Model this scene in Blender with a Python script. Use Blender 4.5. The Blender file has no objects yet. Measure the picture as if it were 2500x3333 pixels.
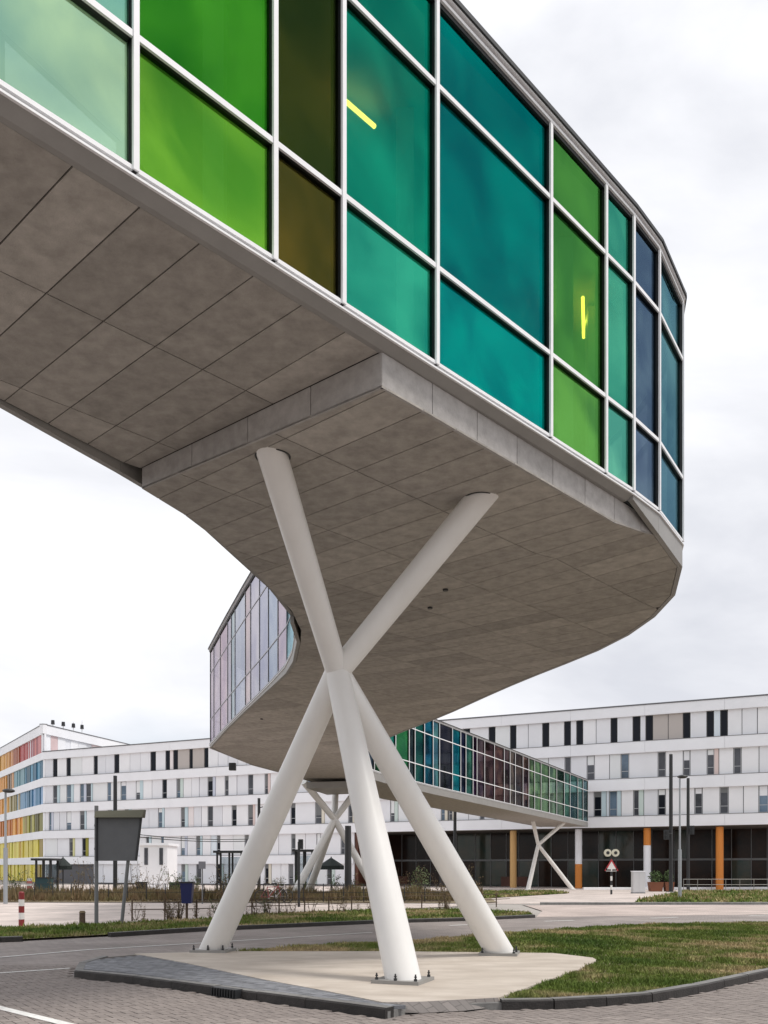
import bpy, math, random
from mathutils import Vector
random.seed(7)
R_ = math.radians
S = bpy.context.scene
COL = S.collection

# ------------------------------------------------------------------ camera, sky, sun
EYE = 1.55
FPX = 2980.0          # focal length for a 2500 px wide frame
HY = 2825.0           # row of the horizon
cd = bpy.data.cameras.new('camera'); cam = bpy.data.objects.new('camera', cd); COL.objects.link(cam)
cam.location = (0, 0, EYE); cam.rotation_euler = (R_(90), 0, 0)
cd.sensor_fit = 'HORIZONTAL'; cd.sensor_width = 36; cd.lens = 36*FPX/2500
cd.shift_y = (HY-1666.5)/2500; cd.clip_start = .05; cd.clip_end = 3000
S.camera = cam

SUN_EL, SUN_AZ = R_(60), R_(100)      # azimuth clockwise from +Y: from the right
w = bpy.data.worlds.new('World'); S.world = w; w.use_nodes = True
nt = w.node_tree; N = nt.nodes; L = nt.links; N.clear()
out = N.new('ShaderNodeOutputWorld'); bg = N.new('ShaderNodeBackground')
sky = N.new('ShaderNodeTexSky'); sky.sky_type = 'NISHITA'; sky.sun_disc = False
sky.sun_elevation = SUN_EL; sky.sun_rotation = SUN_AZ
tc = N.new('ShaderNodeTexCoord'); mp = N.new('ShaderNodeMapping'); mp.inputs['Scale'].default_value = (1.0, 1.0, 2.6)
mp.inputs['Location'].default_value = (.35, .2, .1)
n1 = N.new('ShaderNodeTexNoise'); n1.inputs['Scale'].default_value = 1.9; n1.inputs['Detail'].default_value = 7; n1.inputs['Roughness'].default_value = .52
n1.inputs['Distortion'].default_value = .35
n2 = N.new('ShaderNodeTexNoise'); n2.inputs['Scale'].default_value = 1.1; n2.inputs['Detail'].default_value = 5
L.new(tc.outputs['Generated'], mp.inputs[0]); L.new(mp.outputs[0], n1.inputs['Vector']); L.new(tc.outputs['Generated'], n2.inputs['Vector'])
rc = N.new('ShaderNodeValToRGB'); e = rc.color_ramp.elements
e[0].position = .34; e[0].color = (5.8, 5.95, 6.45, 1); e[1].position = .62; e[1].color = (9.0, 9.02, 9.25, 1)
L.new(n1.outputs[0], rc.inputs[0])
# blue gaps between the clouds
rg = N.new('ShaderNodeValToRGB'); rg.color_ramp.elements[0].position = .30; rg.color_ramp.elements[1].position = .44
rg.color_ramp.elements[0].color = (.45, .45, .45, 1); rg.color_ramp.elements[1].color = (1, 1, 1, 1)
sx = N.new('ShaderNodeSeparateXYZ'); L.new(tc.outputs['Generated'], sx.inputs[0])
hm = N.new('ShaderNodeMapRange'); hm.inputs[1].default_value = .02; hm.inputs[2].default_value = .26; hm.inputs[3].default_value = -.15; hm.inputs[4].default_value = .03
L.new(sx.outputs[2], hm.inputs[0]); ad = N.new('ShaderNodeMath'); L.new(n2.outputs[0], ad.inputs[0]); L.new(hm.outputs[0], ad.inputs[1]); L.new(ad.outputs[0], rg.inputs[0])
mx = N.new('ShaderNodeMix'); mx.data_type = 'RGBA'
L.new(rg.outputs[0], mx.inputs[0]); L.new(sky.outputs[0], mx.inputs[6]); L.new(rc.outputs[0], mx.inputs[7])
L.new(mx.outputs[2], bg.inputs[0]); bg.inputs[1].default_value = .1
L.new(bg.outputs[0], out.inputs[0])

sd = bpy.data.lights.new('sun', 'SUN'); sun = bpy.data.objects.new('sun', sd); COL.objects.link(sun)
sd.energy = 1.9; sd.angle = R_(14); sd.color = (1, .96, .9)
sv = Vector((math.sin(SUN_AZ)*math.cos(SUN_EL), math.cos(SUN_AZ)*math.cos(SUN_EL), math.sin(SUN_EL)))
sun.rotation_euler = sv.to_track_quat('Z', 'Y').to_euler()
S.view_settings.view_transform = 'Standard'; S.view_settings.look = 'None'
S.view_settings.exposure = 0.36; S.view_settings.gamma = 1
S.render.engine = 'CYCLES'
S.cycles.max_bounces = 8; S.cycles.transparent_max_bounces = 12

# ------------------------------------------------------------------ helpers
K = 1.4               # metres per plan unit of the bridge and building survey
def srgb(r, g, b):
    f = lambda c: ((c/255+.055)/1.055)**2.4 if c > 10 else c/255/12.92
    return (f(r), f(g), f(b), 1)
def interp(t, tab):
    if t <= tab[0][0]: return tab[0][1]
    for (a, u), (b, v) in zip(tab, tab[1:]):
        if t <= b: return u+(v-u)*(t-a)/(b-a)
    return tab[-1][1]
def gz(Y): return interp(Y, [(22, 0), (90, -.557)])
def G(x, y, h=0.0):
    """point of the ground (raised by h) on the sight line through photo pixel x, y"""
    D = 20.0
    for _ in range(30): D = .5*D+.5*FPX*(EYE-gz(D)-h)/(y-HY)
    return Vector(((x-1250)*D/FPX, D))
def at(x, D): return Vector(((x-1250)*D/FPX, D))

MATS = {}
def mat(name, col, rough=.6, metal=0, noise=.0, nscale=5, bump=0, bscale=40, spec=.5, col2=None, detail=6, stretch=(1,1,1)):
    if name in MATS: return MATS[name]
    m = bpy.data.materials.new(name); m.use_nodes = True; MATS[name] = m
    nt = m.node_tree; N = nt.nodes; L = nt.links; p = N['Principled BSDF']
    p.inputs['Base Color'].default_value = col; p.inputs['Roughness'].default_value = rough
    p.inputs['Metallic'].default_value = metal; p.inputs['Specular IOR Level'].default_value = spec
    tc = N.new('ShaderNodeTexCoord'); mp = N.new('ShaderNodeMapping'); mp.inputs['Scale'].default_value = stretch
    gp = N.new('ShaderNodeNewGeometry'); L.new(gp.outputs['Position'], mp.inputs[0])
    if noise or col2:
        n = N.new('ShaderNodeTexNoise'); n.inputs['Scale'].default_value = nscale; n.inputs['Detail'].default_value = detail; n.inputs['Roughness'].default_value = .65
        L.new(mp.outputs[0], n.inputs['Vector'])
        r = N.new('ShaderNodeValToRGB'); r.color_ramp.elements[0].position = .32; r.color_ramp.elements[1].position = .68
        c2 = col2 or tuple(min(1, c*(1+noise)) for c in col[:3])+(1,)
        c1 = col if col2 else tuple(c*(1-noise) for c in col[:3])+(1,)
        r.color_ramp.elements[0].color = c1; r.color_ramp.elements[1].color = c2
        L.new(n.outputs[0], r.inputs[0]); L.new(r.outputs[0], p.inputs['Base Color'])
    if bump:
        b = N.new('ShaderNodeBump'); b.inputs['Strength'].default_value = bump; b.inputs['Distance'].default_value = .02
        n = N.new('ShaderNodeTexNoise'); n.inputs['Scale'].default_value = bscale; n.inputs['Detail'].default_value = 4
        L.new(mp.outputs[0], n.inputs['Vector']); L.new(n.outputs[0], b.inputs['Height']); L.new(b.outputs[0], p.inputs['Normal'])
    return m
def per_object(m, amt=.12):
    """small random brightness change from one piece to the next"""
    nt = m.node_tree; N = nt.nodes; L = nt.links; p = N['Principled BSDF']
    oi = N.new('ShaderNodeObjectInfo'); mr = N.new('ShaderNodeMapRange'); mr.inputs[3].default_value = 1-amt; mr.inputs[4].default_value = 1+amt
    L.new(oi.outputs['Random'], mr.inputs[0])
    mu = N.new('ShaderNodeVectorMath'); mu.operation = 'SCALE'
    s = p.inputs['Base Color']
    if s.links:
        src = s.links[0].from_socket; L.new(src, mu.inputs[0])
    else: mu.inputs[0].default_value = s.default_value[:3]
    L.new(mr.outputs[0], mu.inputs['Scale']); L.new(mu.outputs[0], s)
    return m
def pane_mat(name, rgb, thr=.30, rough=.06, vary=.35, rgb2=None):
    """coated coloured glass: tinted mirror-like coat with a share let through"""
    if name in MATS: return MATS[name]
    m = bpy.data.materials.new(name); m.use_nodes = True; MATS[name] = m
    nt = m.node_tree; N = nt.nodes; L = nt.links; N.clear()
    o = N.new('ShaderNodeOutputMaterial'); g = N.new('ShaderNodeBsdfGlossy'); t = N.new('ShaderNodeBsdfTransparent'); mxs = N.new('ShaderNodeMixShader')
    c = srgb(*rgb)
    geo = N.new('ShaderNodeNewGeometry'); n = N.new('ShaderNodeTexNoise'); n.inputs['Scale'].default_value = .85; n.inputs['Detail'].default_value = 5; n.inputs['Roughness'].default_value = .45
    n.inputs['Distortion'].default_value = .5
    L.new(geo.outputs['Position'], n.inputs['Vector'])
    r = N.new('ShaderNodeValToRGB'); r.color_ramp.elements[0].position = .38; r.color_ramp.elements[1].position = .64  # mottling: film tint differences plus cloud reflections painted into the coat colour
    c2 = srgb(*rgb2) if rgb2 else (min(1, c[0]*(1+vary)+.01), min(1, c[1]*(1+vary)), min(1, c[2]*(1+vary*.6)), 1)
    r.color_ramp.elements[0].color = (c[0]*(1-vary*.5), c[1]*(1-vary*.5), c[2]*(1-vary*.3), 1); r.color_ramp.elements[1].color = c2
    L.new(n.outputs[0], r.inputs[0]); L.new(r.outputs[0], g.inputs[0]); g.inputs[1].default_value = rough
    t.inputs[0].default_value = tuple(min(1, max(.10, v)**.45) for v in c[:3])+(1,)
    b = N.new('ShaderNodeBump'); b.inputs['Strength'].default_value = .12; b.inputs['Distance'].default_value = .02
    n3 = N.new('ShaderNodeTexNoise'); n3.inputs['Scale'].default_value = .9; n3.inputs['Detail'].default_value = 1
    L.new(geo.outputs['Position'], n3.inputs['Vector']); L.new(n3.outputs[0], b.inputs['Height']); L.new(b.outputs[0], g.inputs['Normal'])
    bf = N.new('ShaderNodeMath'); bf.operation = 'MAXIMUM'; bf.inputs[1].default_value = thr; L.new(geo.outputs['Backfacing'], bf.inputs[0]); L.new(bf.outputs[0], mxs.inputs[0])
    tm = N.new('ShaderNodeMix'); tm.data_type = 'RGBA'; tm.inputs[6].default_value = t.inputs[0].default_value; tm.inputs[7].default_value = (.96, .97, .96, 1)
    L.new(geo.outputs['Backfacing'], tm.inputs[0]); L.new(tm.outputs[2], t.inputs[0]); L.new(g.outputs[0], mxs.inputs[1]); L.new(t.outputs[0], mxs.inputs[2]); L.new(mxs.outputs[0], o.inputs[0])
    return m

class MB:
    def __init__(s): s.v = []; s.f = []; s.mi = []; s.k = 0
    def faces(s, vs, fs):
        o = len(s.v); s.v += [tuple(v) for v in vs]; s.f += [tuple(i+o for i in f) for f in fs]; s.mi += [s.k]*len(fs)
    def hexa(s, p):  # 0-3 bottom ccw, 4-7 top
        s.faces(p, [(3,2,1,0),(4,5,6,7),(0,1,5,4),(1,2,6,5),(2,3,7,6),(3,0,4,7)])
    def box(s, x0, x1, y0, y1, z0, z1):
        s.hexa([(x0,y0,z0),(x1,y0,z0),(x1,y1,z0),(x0,y1,z0),(x0,y0,z1),(x1,y0,z1),(x1,y1,z1),(x0,y1,z1)])
    def wallbox(s, A, B, n, d0, d1, za0, za1, zb0=None, zb1=None):
        """slab along plan line A-B, from offset d0 to d1 along n"""
        if zb0 is None: zb0, zb1 = za0, za1
        if (B-A).x*n.y-(B-A).y*n.x > 0: A, B, za0, za1, zb0, zb1 = B, A, zb0, zb1, za0, za1
        a0 = A+n*d1; b0 = B+n*d1; a1 = A+n*d0; b1 = B+n*d0
        s.hexa([(a0.x,a0.y,za0),(b0.x,b0.y,zb0),(b1.x,b1.y,zb0),(a1.x,a1.y,za0),(a0.x,a0.y,za1),(b0.x,b0.y,zb1),(b1.x,b1.y,zb1),(a1.x,a1.y,za1)])
    def prism(s, pts, zb, zt):
        """pts plan polygon; zb, zt numbers or functions of x, y"""
        fb = zb if callable(zb) else (lambda x, y: zb); ft = zt if callable(zt) else (lambda x, y: zt)
        n = len(pts)
        vs = [(p[0], p[1], fb(p[0], p[1])) for p in pts]+[(p[0], p[1], ft(p[0], p[1])) for p in pts]
        ar = sum(pts[i][0]*pts[(i+1)%n][1]-pts[(i+1)%n][0]*pts[i][1] for i in range(n))
        fs = [tuple(range(n-1, -1, -1)), tuple(range(n, 2*n))]+[(i, (i+1)%n, n+(i+1)%n, n+i) for i in range(n)]
        if ar < 0: fs = [tuple(reversed(f)) for f in fs]
        s.faces(vs, fs)
    def tube(s, a, b, r0, r1=None, n=12, cap=True):
        a = Vector(a); b = Vector(b); r1 = r0 if r1 is None else r1
        d = (b-a).normalized(); u = d.cross(Vector((0, 0, 1)))
        if u.length < 1e-4: u = Vector((1, 0, 0))
        u.normalize(); v = d.cross(u)
        vs = [a+(u*math.cos(2*math.pi*i/n)+v*math.sin(2*math.pi*i/n))*r0 for i in range(n)]
        vs += [b+(u*math.cos(2*math.pi*i/n)+v*math.sin(2*math.pi*i/n))*r1 for i in range(n)]
        fs = [(i, n+i, n+(i+1)%n, (i+1)%n) for i in range(n)]
        if cap: fs += [tuple(range(n)), tuple(range(2*n-1, n-1, -1))]
        s.faces(vs, fs)
    def path(s, pts, r, n=6):
        for a, b in zip(pts, pts[1:]): s.tube(a, b, r, n=n)
    def ball(s, c, r, n=12, m=8, sz=1):
        vs = []; fs = []
        for j in range(m+1):
            t = math.pi*j/m
            for i in range(n):
                p = 2*math.pi*i/n; vs.append((c[0]+r*math.sin(t)*math.cos(p), c[1]+r*math.sin(t)*math.sin(p), c[2]+r*sz*math.cos(t)))
        for j in range(m):
            for i in range(n): fs.append((j*n+i, (j+1)*n+i, (j+1)*n+(i+1)%n, j*n+(i+1)%n))
        s.faces(vs, fs)
    def ring(s, c, ax, R, r, n=20, m=6):
        ax = Vector(ax).normalized(); u = ax.cross(Vector((0,0,1))); 
        if u.length < 1e-3: u = Vector((1,0,0))
        u.normalize(); v = ax.cross(u); c = Vector(c)
        vs = []; fs = []
        for i in range(n):
            q = 2*math.pi*i/n; dr = u*math.cos(q)+v*math.sin(q)
            for j in range(m):
                t = 2*math.pi*j/m; vs.append(c+dr*(R+r*math.cos(t))+ax*r*math.sin(t))
        for i in range(n):
            for j in range(m): fs.append((i*m+j, ((i+1)%n)*m+j, ((i+1)%n)*m+(j+1)%m, i*m+(j+1)%m))
        s.faces(vs, fs)
    def build(s, name, ms, parent=None, smooth=False, **props):
        me = bpy.data.meshes.new(name); me.from_pydata(s.v, [], s.f)
        ms = ms if isinstance(ms, (list, tuple)) else [ms]
        for m in ms: me.materials.append(m)
        if len(ms) > 1: me.polygons.foreach_set('material_index', s.mi)
        if smooth:
            me.polygons.foreach_set('use_smooth', [True]*len(s.f))
            if hasattr(me, 'set_sharp_from_angle'): me.set_sharp_from_angle(angle=R_(40))
        me.update()
        o = bpy.data.objects.new(name, me); COL.objects.link(o)
        if parent is not None: o.parent = parent; o.matrix_parent_inverse = parent.matrix_world.inverted()
        for k, v in props.items(): o[k] = v
        return o
def empty(name, loc, label, cat, group=None, kind=None):
    o = bpy.data.objects.new(name, None); COL.objects.link(o); o.location = loc; o.empty_display_size = .2
    o['label'] = label; o['category'] = cat
    if group: o['group'] = group
    if kind: o['kind'] = kind
    bpy.context.view_layer.update()
    return o
def child(name, data, parent, loc=(0,0,0), rz=0):
    o = bpy.data.objects.new(name, data); COL.objects.link(o); o.parent = parent; o.location = loc; o.rotation_euler.z = rz
    return o
def copy_tree(o, parent=None):
    c = o.copy(); COL.objects.link(c)
    if parent is not None: c.parent = parent
    for ch in list(o.children): copy_tree(ch, c)
    return c
def clip(subj, a, b):
    """keep the part of polygon left of line a->b"""
    o = []; n = len(subj)
    sd = lambda p: (b[0]-a[0])*(p[1]-a[1])-(b[1]-a[1])*(p[0]-a[0])
    for i in range(n):
        p = subj[i]; q = subj[(i+1)%n]; sp = sd(p); sq = sd(q)
        if sp >= 0: o.append(p)
        if (sp > 0 > sq) or (sp < 0 < sq):
            t = sp/(sp-sq); o.append((p[0]+(q[0]-p[0])*t, p[1]+(q[1]-p[1])*t))
    return o
def clip_cell(subj, cell):
    p = [(v[0], v[1]) for v in subj]
    for i in range(len(cell)):
        p = clip(p, cell[i], cell[(i+1)%len(cell)])
        if len(p) < 3: return []
    q = [p[0]]
    for v in p[1:]:
        if abs(v[0]-q[-1][0])+abs(v[1]-q[-1][1]) > 1e-3: q.append(v)
    return q if len(q) > 2 else []
def area(p): return .5*sum(p[i][0]*p[(i+1)%len(p)][1]-p[(i+1)%len(p)][0]*p[i][1] for i in range(len(p)))
def inside(p, poly):
    r = False; n = len(poly)
    for i in range(n):
        a = poly[i]; b = poly[(i+1)%n]
        if (a[1] > p[1]) != (b[1] > p[1]) and p[0] < (b[0]-a[0])*(p[1]-a[1])/(b[1]-a[1])+a[0]: r = not r
    return r
def ccw(p): p = [(v[0], v[1]) for v in p]; return p if area(p) > 0 else p[::-1]
def ground_poly(name, pts, h, m, parent=None, thick=0, **props):
    pts = ccw(pts); b = MB()
    for y0, y1 in ((-300, 22), (22, 90), (90, 2000)):
        q = clip(pts, (-5000, y0), (5000, y0)); q = clip(q, (5000, y1), (-5000, y1)) if len(q) > 2 else q
        if len(q) < 3: continue
        if thick: b.prism(q, lambda x, y: gz(y)+h-thick, lambda x, y: gz(y)+h)
        else: b.faces([(x, y, gz(y)+h) for x, y in q], [tuple(range(len(q)))])
    return b.build(name, m, parent, **props)

# ------------------------------------------------------------------ materials
M = {}
M['alu'] = mat('alu', (.84, .84, .85, 1), .35, .0, .04, 3)
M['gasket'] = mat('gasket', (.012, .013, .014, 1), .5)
M['alu_dark'] = mat('alu_dark', (.12, .12, .13, 1), .45)
M['mid_alu'] = mat('mid_alu', (.33, .33, .36, 1), .4)
M['fascia'] = mat('fascia', (.27, .26, .245, 1), .5, .0, .08, 2, .05, 30)
M['fascia_shadow'] = mat('fascia_gap', (.05, .05, .052, 1), .7)
M['soffit'] = per_object(mat('soffit', (.29, .268, .24, 1), .8, 0, .15, 5, .2, 60, col2=(.43, .40, .36, 1)), .13)
M['soffit_back'] = mat('soffit_back', (.07, .06, .05, 1), .9)
M['boxside'] = per_object(mat('boxside', (.31, .295, .28, 1), .75, 0, .2, 7, .2, 50, col2=(.42, .40, .385, 1)), .06)
M['white_paint'] = mat('white_paint', (.72, .70, .67, 1), .36, 0, .1, 1.3, .03, 15, col2=(.79, .775, .75, 1), stretch=(1,1,.35))
M['interior'] = mat('interior', (.5, .5, .48, 1), .8)
M['steel'] = mat('steel', (.30, .29, .27, 1), .45, .6, .1, 20)
M['dark_steel'] = mat('dark_steel', (.02, .021, .023, 1), .45)
M['grey_post'] = mat('grey_post', (.16, .165, .17, 1), .5)
M['white_wall'] = mat('white_wall', (.88, .885, .92, 1), .55, 0, .04, .3)
M['coping'] = mat('coping', (.13, .13, .14, 1), .5)
# ------------------------------------------------------------------ bridge plan (survey units, scaled by K)
def V(x, y): return Vector((x, y))
R_near = [(-6.18,.11),(-5.11,1.28),(-4.05,2.44),(-3.42,3.13),(-2.16,4.52),(-1.46,5.29),(-.75,6.06),(-.32,6.53),(.39,7.31),(1.52,8.54),(2.22,9.31),(2.62,9.75),(3.05,10.28),(3.63,11.25)]
R_mid = [(3.63,11.25),(3.87,12.3),(3.89,13.5),(3.62,15.2),(2.6,18.1),(1.49,21.6),(.22,25.0),(-.72,28.3),(-1.02,31.2),(-.85,33.8),(-.24,36.0),(.44,37.4)]
R_far = [(.44,37.4),(2.2,40.9),(14.6,65.7)]
L_near = [(-5.7,3.0),(-4.95,4.35),(-4.02,6.03),(-3.17,7.55),(-2.37,8.98),(-2.12,9.75),(-1.85,11.0),(-1.6,12.1),(-1.42,13.2),(-1.36,14.25),(-1.40,15.06),(-1.50,16.07),(-1.69,17.08),(-1.93,18.16)]
L_mid = [(-1.93,18.16),(-2.6,20.3),(-3.42,22.7),(-4.47,25.85),(-5.49,29.0)]
L_far = [(-5.49,29.0),(-5.12,30.8),(-3.85,33.4),(-3.15,35.6),(-2.35,38.2),(-.9,41.6),(11.4,66.2)]
def resample(pts, step):
    P = [V(*p) for p in pts]; o = []
    dense = []
    for i in range(len(P)-1):
        p0 = P[max(i-1, 0)]; p1 = P[i]; p2 = P[i+1]; p3 = P[min(i+2, len(P)-1)]
        for k in range(12):
            t = k/12; dense.append(.5*((2*p1)+(p2-p0)*t+(2*p0-5*p1+4*p2-p3)*t*t+(3*p1-p0-3*p2+p3)*t**3))
    dense.append(P[-1])
    tot = sum((b-a).length for a, b in zip(dense, dense[1:])); n = max(1, round(tot/step)); stp = tot/n
    o = [dense[0]]; acc = 0; nx = stp
    for a, b in zip(dense, dense[1:]):
        l = (b-a).length
        while acc+l >= nx-1e-6 and len(o) < n: o.append(a+(b-a)*((nx-acc)/l)); nx += stp
        acc += l
    o.append(dense[-1]); return o
def hits(px, A, B):
    """points where the sight lines of photo columns cross line A-B"""
    o = []
    for x in px:
        k = (x-1250)/FPX; d = B-A; t = (k*A.y-A.x)/(d.x-k*d.y); o.append(A+d*t)
    return o
far_px = [1301,1329,1348,1379,1407,1428,1470,1497,1514,1537,1550,1575,1607,1639,1658,1675,1700,1719,1738,1759,1786,1810,1835,1854,1879,1896]
rf = [V(*R_far[0])]+[p for p in hits(far_px, V(.44,37.4), V(14.6,65.7)) if p.y > 38]+[V(14.6,65.7)]
Rp = [V(*p) for p in R_near]+resample(R_mid, 1.05)[1:]+rf[1:]
nRn = len(R_near); nRm = len(Rp)-len(rf)+1
lm_px = [959,935,906,875,846,817,800,766,754,742,718,697]
lm = []
Lseg = [V(*p) for p in L_near[-3:]]+[V(*p) for p in L_mid[1:]]
for x in lm_px:
    best = None
    for a, b in zip(Lseg, Lseg[1:]):
        k = (x-1250)/FPX; d = b-a; t = (k*a.y-a.x)/(d.x-k*d.y)
        if 0 <= t <= 1: best = a+d*t
    if best is not None: lm.append(best)
Ln = resample(L_near[:11], 1.25)
lm = [p for p in lm if p.y > 15.4]
Lp = Ln+[p for p in lm if p.y < 28.9]+[V(-5.49,29.0)]
nLn = len(Ln); nLm = len(Lp)
Lp += resample(L_far, 3.2)[1:]
Rp = [p*K for p in Rp]; Lp = [p*K for p in Lp]
def desc(Y): return interp(Y/K, [(20, 0), (29, .08), (41, .36), (64.5, .69), (70, .76)])
def Z(z, Y): return EYE+K*(z-desc(Y))
def dist_poly(p, P):
    best = 1e9
    for a, b in zip(P, P[1:]):
        d = b-a; t = max(0, min(1, (p-a).dot(d)/max(d.length_squared, 1e-9))); best = min(best, (p-(a+d*t)).length)
    return best
ZL = [(12,3.65),(13.1,3.68),(14.25,3.70),(15.06,3.72),(16.07,3.76),(17.08,3.80),(18.16,3.84),(20.3,3.89),(25.66,3.87),(29.1,3.79),(31,3.62),(34,3.5),(41,3.30),(70,2.9)]
def zsoff(x, y):
    p = V(x, y); dl = dist_poly(p, Lp); dr = dist_poly(p, Rp); f = dr/max(dl+dr, 1e-6)
    zr = interp(y/K, [(9.7, 3.65), (10.3, 3.75), (11.25, 3.70), (12.4, 3.65)]) if x > 2.0*K else 3.65
    return (EYE+K*interp(y/K, ZL))*f+Z(zr, y)*(1-f)

def zup(x, y):
    p = V(x, y); dl = dist_poly(p, Lp); dr = dist_poly(p, Rp); f = dr/max(dl+dr, 1e-6)
    return Z(3.845, y)*f+Z(3.92, y)*(1-f)

A_DIR = V(.674, .738).normalized(); B_DIR = V(-A_DIR.y, A_DIR.x); ORG = V(-1.98, 4.71)*K
bridge = empty('footbridge', (Rp[9].x, Rp[9].y, 0), 'long snaking covered footbridge with coloured glass walls on white tripod legs', 'footbridge')

# walls of coloured glass
near_cols = {0:(120,170,60),1:(90,160,60),2:(60,150,90),3:(150,215,185),4:((158,240,208),(212,252,200)),5:((44,160,34),(142,212,66)),6:((46,70,26),(104,92,36)),7:((0,146,114),(60,200,160)),8:((0,132,124),(0,178,160)),9:((76,156,70),(112,184,84)),10:((70,184,146),(124,218,182)),11:((92,118,138),(130,156,172)),12:((104,158,166),(140,190,196))}
mid_pal = [(20,110,100),(40,108,70),(60,80,100),(30,105,125),(45,112,75),(90,80,100)]
far_pal = [(40,110,70),(45,60,65),(30,100,95),(30,120,150),(100,160,170),(60,65,80),(20,130,145),(40,50,80),(60,120,110),(70,50,80),(110,95,105),(95,75,80),(110,85,85),(105,90,95),(122,112,108),(90,80,80),(140,115,115),(128,158,122),(124,160,124),(112,146,112),(124,158,130),(84,112,96),(112,158,142),(80,124,124),(112,154,146),(90,122,128)]
lmid_pal = [(165,185,200),(176,210,220),(200,190,202),(186,194,210),(192,194,210),(204,202,214),(210,198,202),(198,202,214),(190,200,205),(200,195,205),(205,190,200),(205,195,205)]  # left wall panes: pale sky reflection at grazing view put into the colours
BOT, T1, T2, TOP = 4.0, 4.78, 6.23, 6.92
_x = 0
def wall(P, side, colour, fascia_bottom, capm):
    """side +1: outward is to the right of travel"""
    n_ = len(P)
    for i in range(n_-1):
        A, B = P[i], P[i+1]; d = (B-A); ln = d.length; d = d/ln; n = V(d.y, -d.x)*side
        a = A+d*.03; b = B-d*.03
        cols = colour(i)
        for k, (z0, z1) in enumerate(((BOT+.03, T1), (T1, T2), (T2, TOP))):
            cc = cols
            c1, c2 = (cc if isinstance(cc[0], tuple) else (cc, None))
            if isinstance(cc[0], tuple) and i < 15 and side > 0:
                # lower panes of the nearest bays show the warmer end of the film
                if k == 0: c1 = tuple(int(.4*u+.6*v) for u, v in zip(c1, c2))
                else: c2 = tuple(int(.65*u+.35*v) for u, v in zip(c1, c2))
            m = pane_mat('glass_%d_%d_%d_%s' % (c1+(str(c2),)), c1, .32, .05, .6 if side > 0 else .12, c2)
            q = MB(); q.wallbox(a, b, n, -.012, .012, Z(z0, A.y)+.02, Z(z1, A.y)-.02, Z(z0, B.y)+.02, Z(z1, B.y)-.02)
            q.build('glass_pane', m, bridge)
        for z in (T1, T2):
            if side < 0:
                q = MB(); q.wallbox(a, b, n, -.04, .026, Z(z, A.y)-.018, Z(z, A.y)+.018, Z(z, B.y)-.018, Z(z, B.y)+.018); q.build('transom', capm, bridge); continue
            q = MB(); q.wallbox(a, b, n, -.06, .045, Z(z, A.y)-.022, Z(z, A.y)+.022, Z(z, B.y)-.022, Z(z, B.y)+.022)
            q.k = 1; q.wallbox(a, b, n, .046, .07, Z(z, A.y)-.027, Z(z, A.y)+.027, Z(z, B.y)-.027, Z(z, B.y)+.027)
            q.build('transom', [M['gasket'], capm], bridge)
        # bottom rail, gap, fascia
        q = MB(); fb = fascia_bottom(A, B)
        q.wallbox(A, B, n, -.06, .06, Z(BOT, A.y)+.005, Z(BOT+.03, A.y), Z(BOT, B.y)+.005, Z(BOT+.03, B.y))
        q.k = 1; q.wallbox(A, B, n, -.05, .02, Z(BOT, A.y)-.035, Z(BOT, A.y)+.004, Z(BOT, B.y)-.035, Z(BOT, B.y)+.004)
        q.k = 2; q.wallbox(A, B, n, -.05, .075, Z(BOT, A.y)-.055, Z(BOT, A.y)-.036, Z(BOT, B.y)-.055, Z(BOT, B.y)-.036)
        q.build('sill_rail', [capm, M['gasket'], M['alu']], bridge)
        q = MB(); q.wallbox(A, B, n, -.03, .05, fb[0], Z(BOT, A.y)-.056, fb[1], Z(BOT, B.y)-.056)
        if side > 0 and abs(fb[1]-Z(3.917, B.y)) < 1e-6:
            o_ = len(q.v)-8; zt0 = Z(BOT, A.y)-.056; zt1 = Z(BOT, B.y)-.056
            a0 = A+n*-.06; b0 = B+n*-.06; q.v[o_] = (a0.x, a0.y, fb[0]); q.v[o_+1] = (b0.x, b0.y, fb[1])
            a0 = A+n*-.12; b0 = B+n*-.12; q.v[o_+3] = (a0.x, a0.y, fb[0]); q.v[o_+2] = (b0.x, b0.y, fb[1])
        q.build('fascia_panel', M['fascia'], bridge)
        # head rail and roof edge
        q = MB(); q.k = 1
        def hb(d0, d1, u0, u1): q.wallbox(A, B, n, d0, d1, Z(TOP, A.y)+u0, Z(TOP, A.y)+u1, Z(TOP, B.y)+u0, Z(TOP, B.y)+u1)
        hb(-.06, .045, -.04, .012); q.k = 0; hb(-.06, .075, .013, .05); q.k = 1; hb(-.06, .04, .051, .08)
        q.k = 2; hb(-.3, .10, .081, .10); q.k = 3; hb(-.3, .125, .101, .155)
        q.build('roof_edge', [capm, M['gasket'], M['alu'], M['gasket']], bridge)
    for i, p in enumerate(P):
        d = (P[min(i+1, n_-1)]-P[max(i-1, 0)]).normalized(); n = V(d.y, -d.x)*side
        z0 = Z(BOT, p.y)+.005; z1 = Z(TOP, p.y)-.002
        mw, mo = (.022, .050) if side > 0 else (.018, .018)
        q = MB(); q.wallbox(p-d*mw*.92, p+d*mw*.92, n, -.05 if side < 0 else -.10, mo, z0, z1)
        q.k = 1; q.wallbox(p-d*(mw+.005), p+d*(mw+.005), n, mo+.001, mo+(.029 if side > 0 else .012), z0, z1)
        q.build('mullion', [M['gasket'], capm], bridge)
def colR(i):
    if i < 13: return near_cols[i]
    if i < nRm-1: return mid_pal[(i*5+2) % 6]
    return far_pal[min(i-(nRm-1), len(far_pal)-1)]
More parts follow.
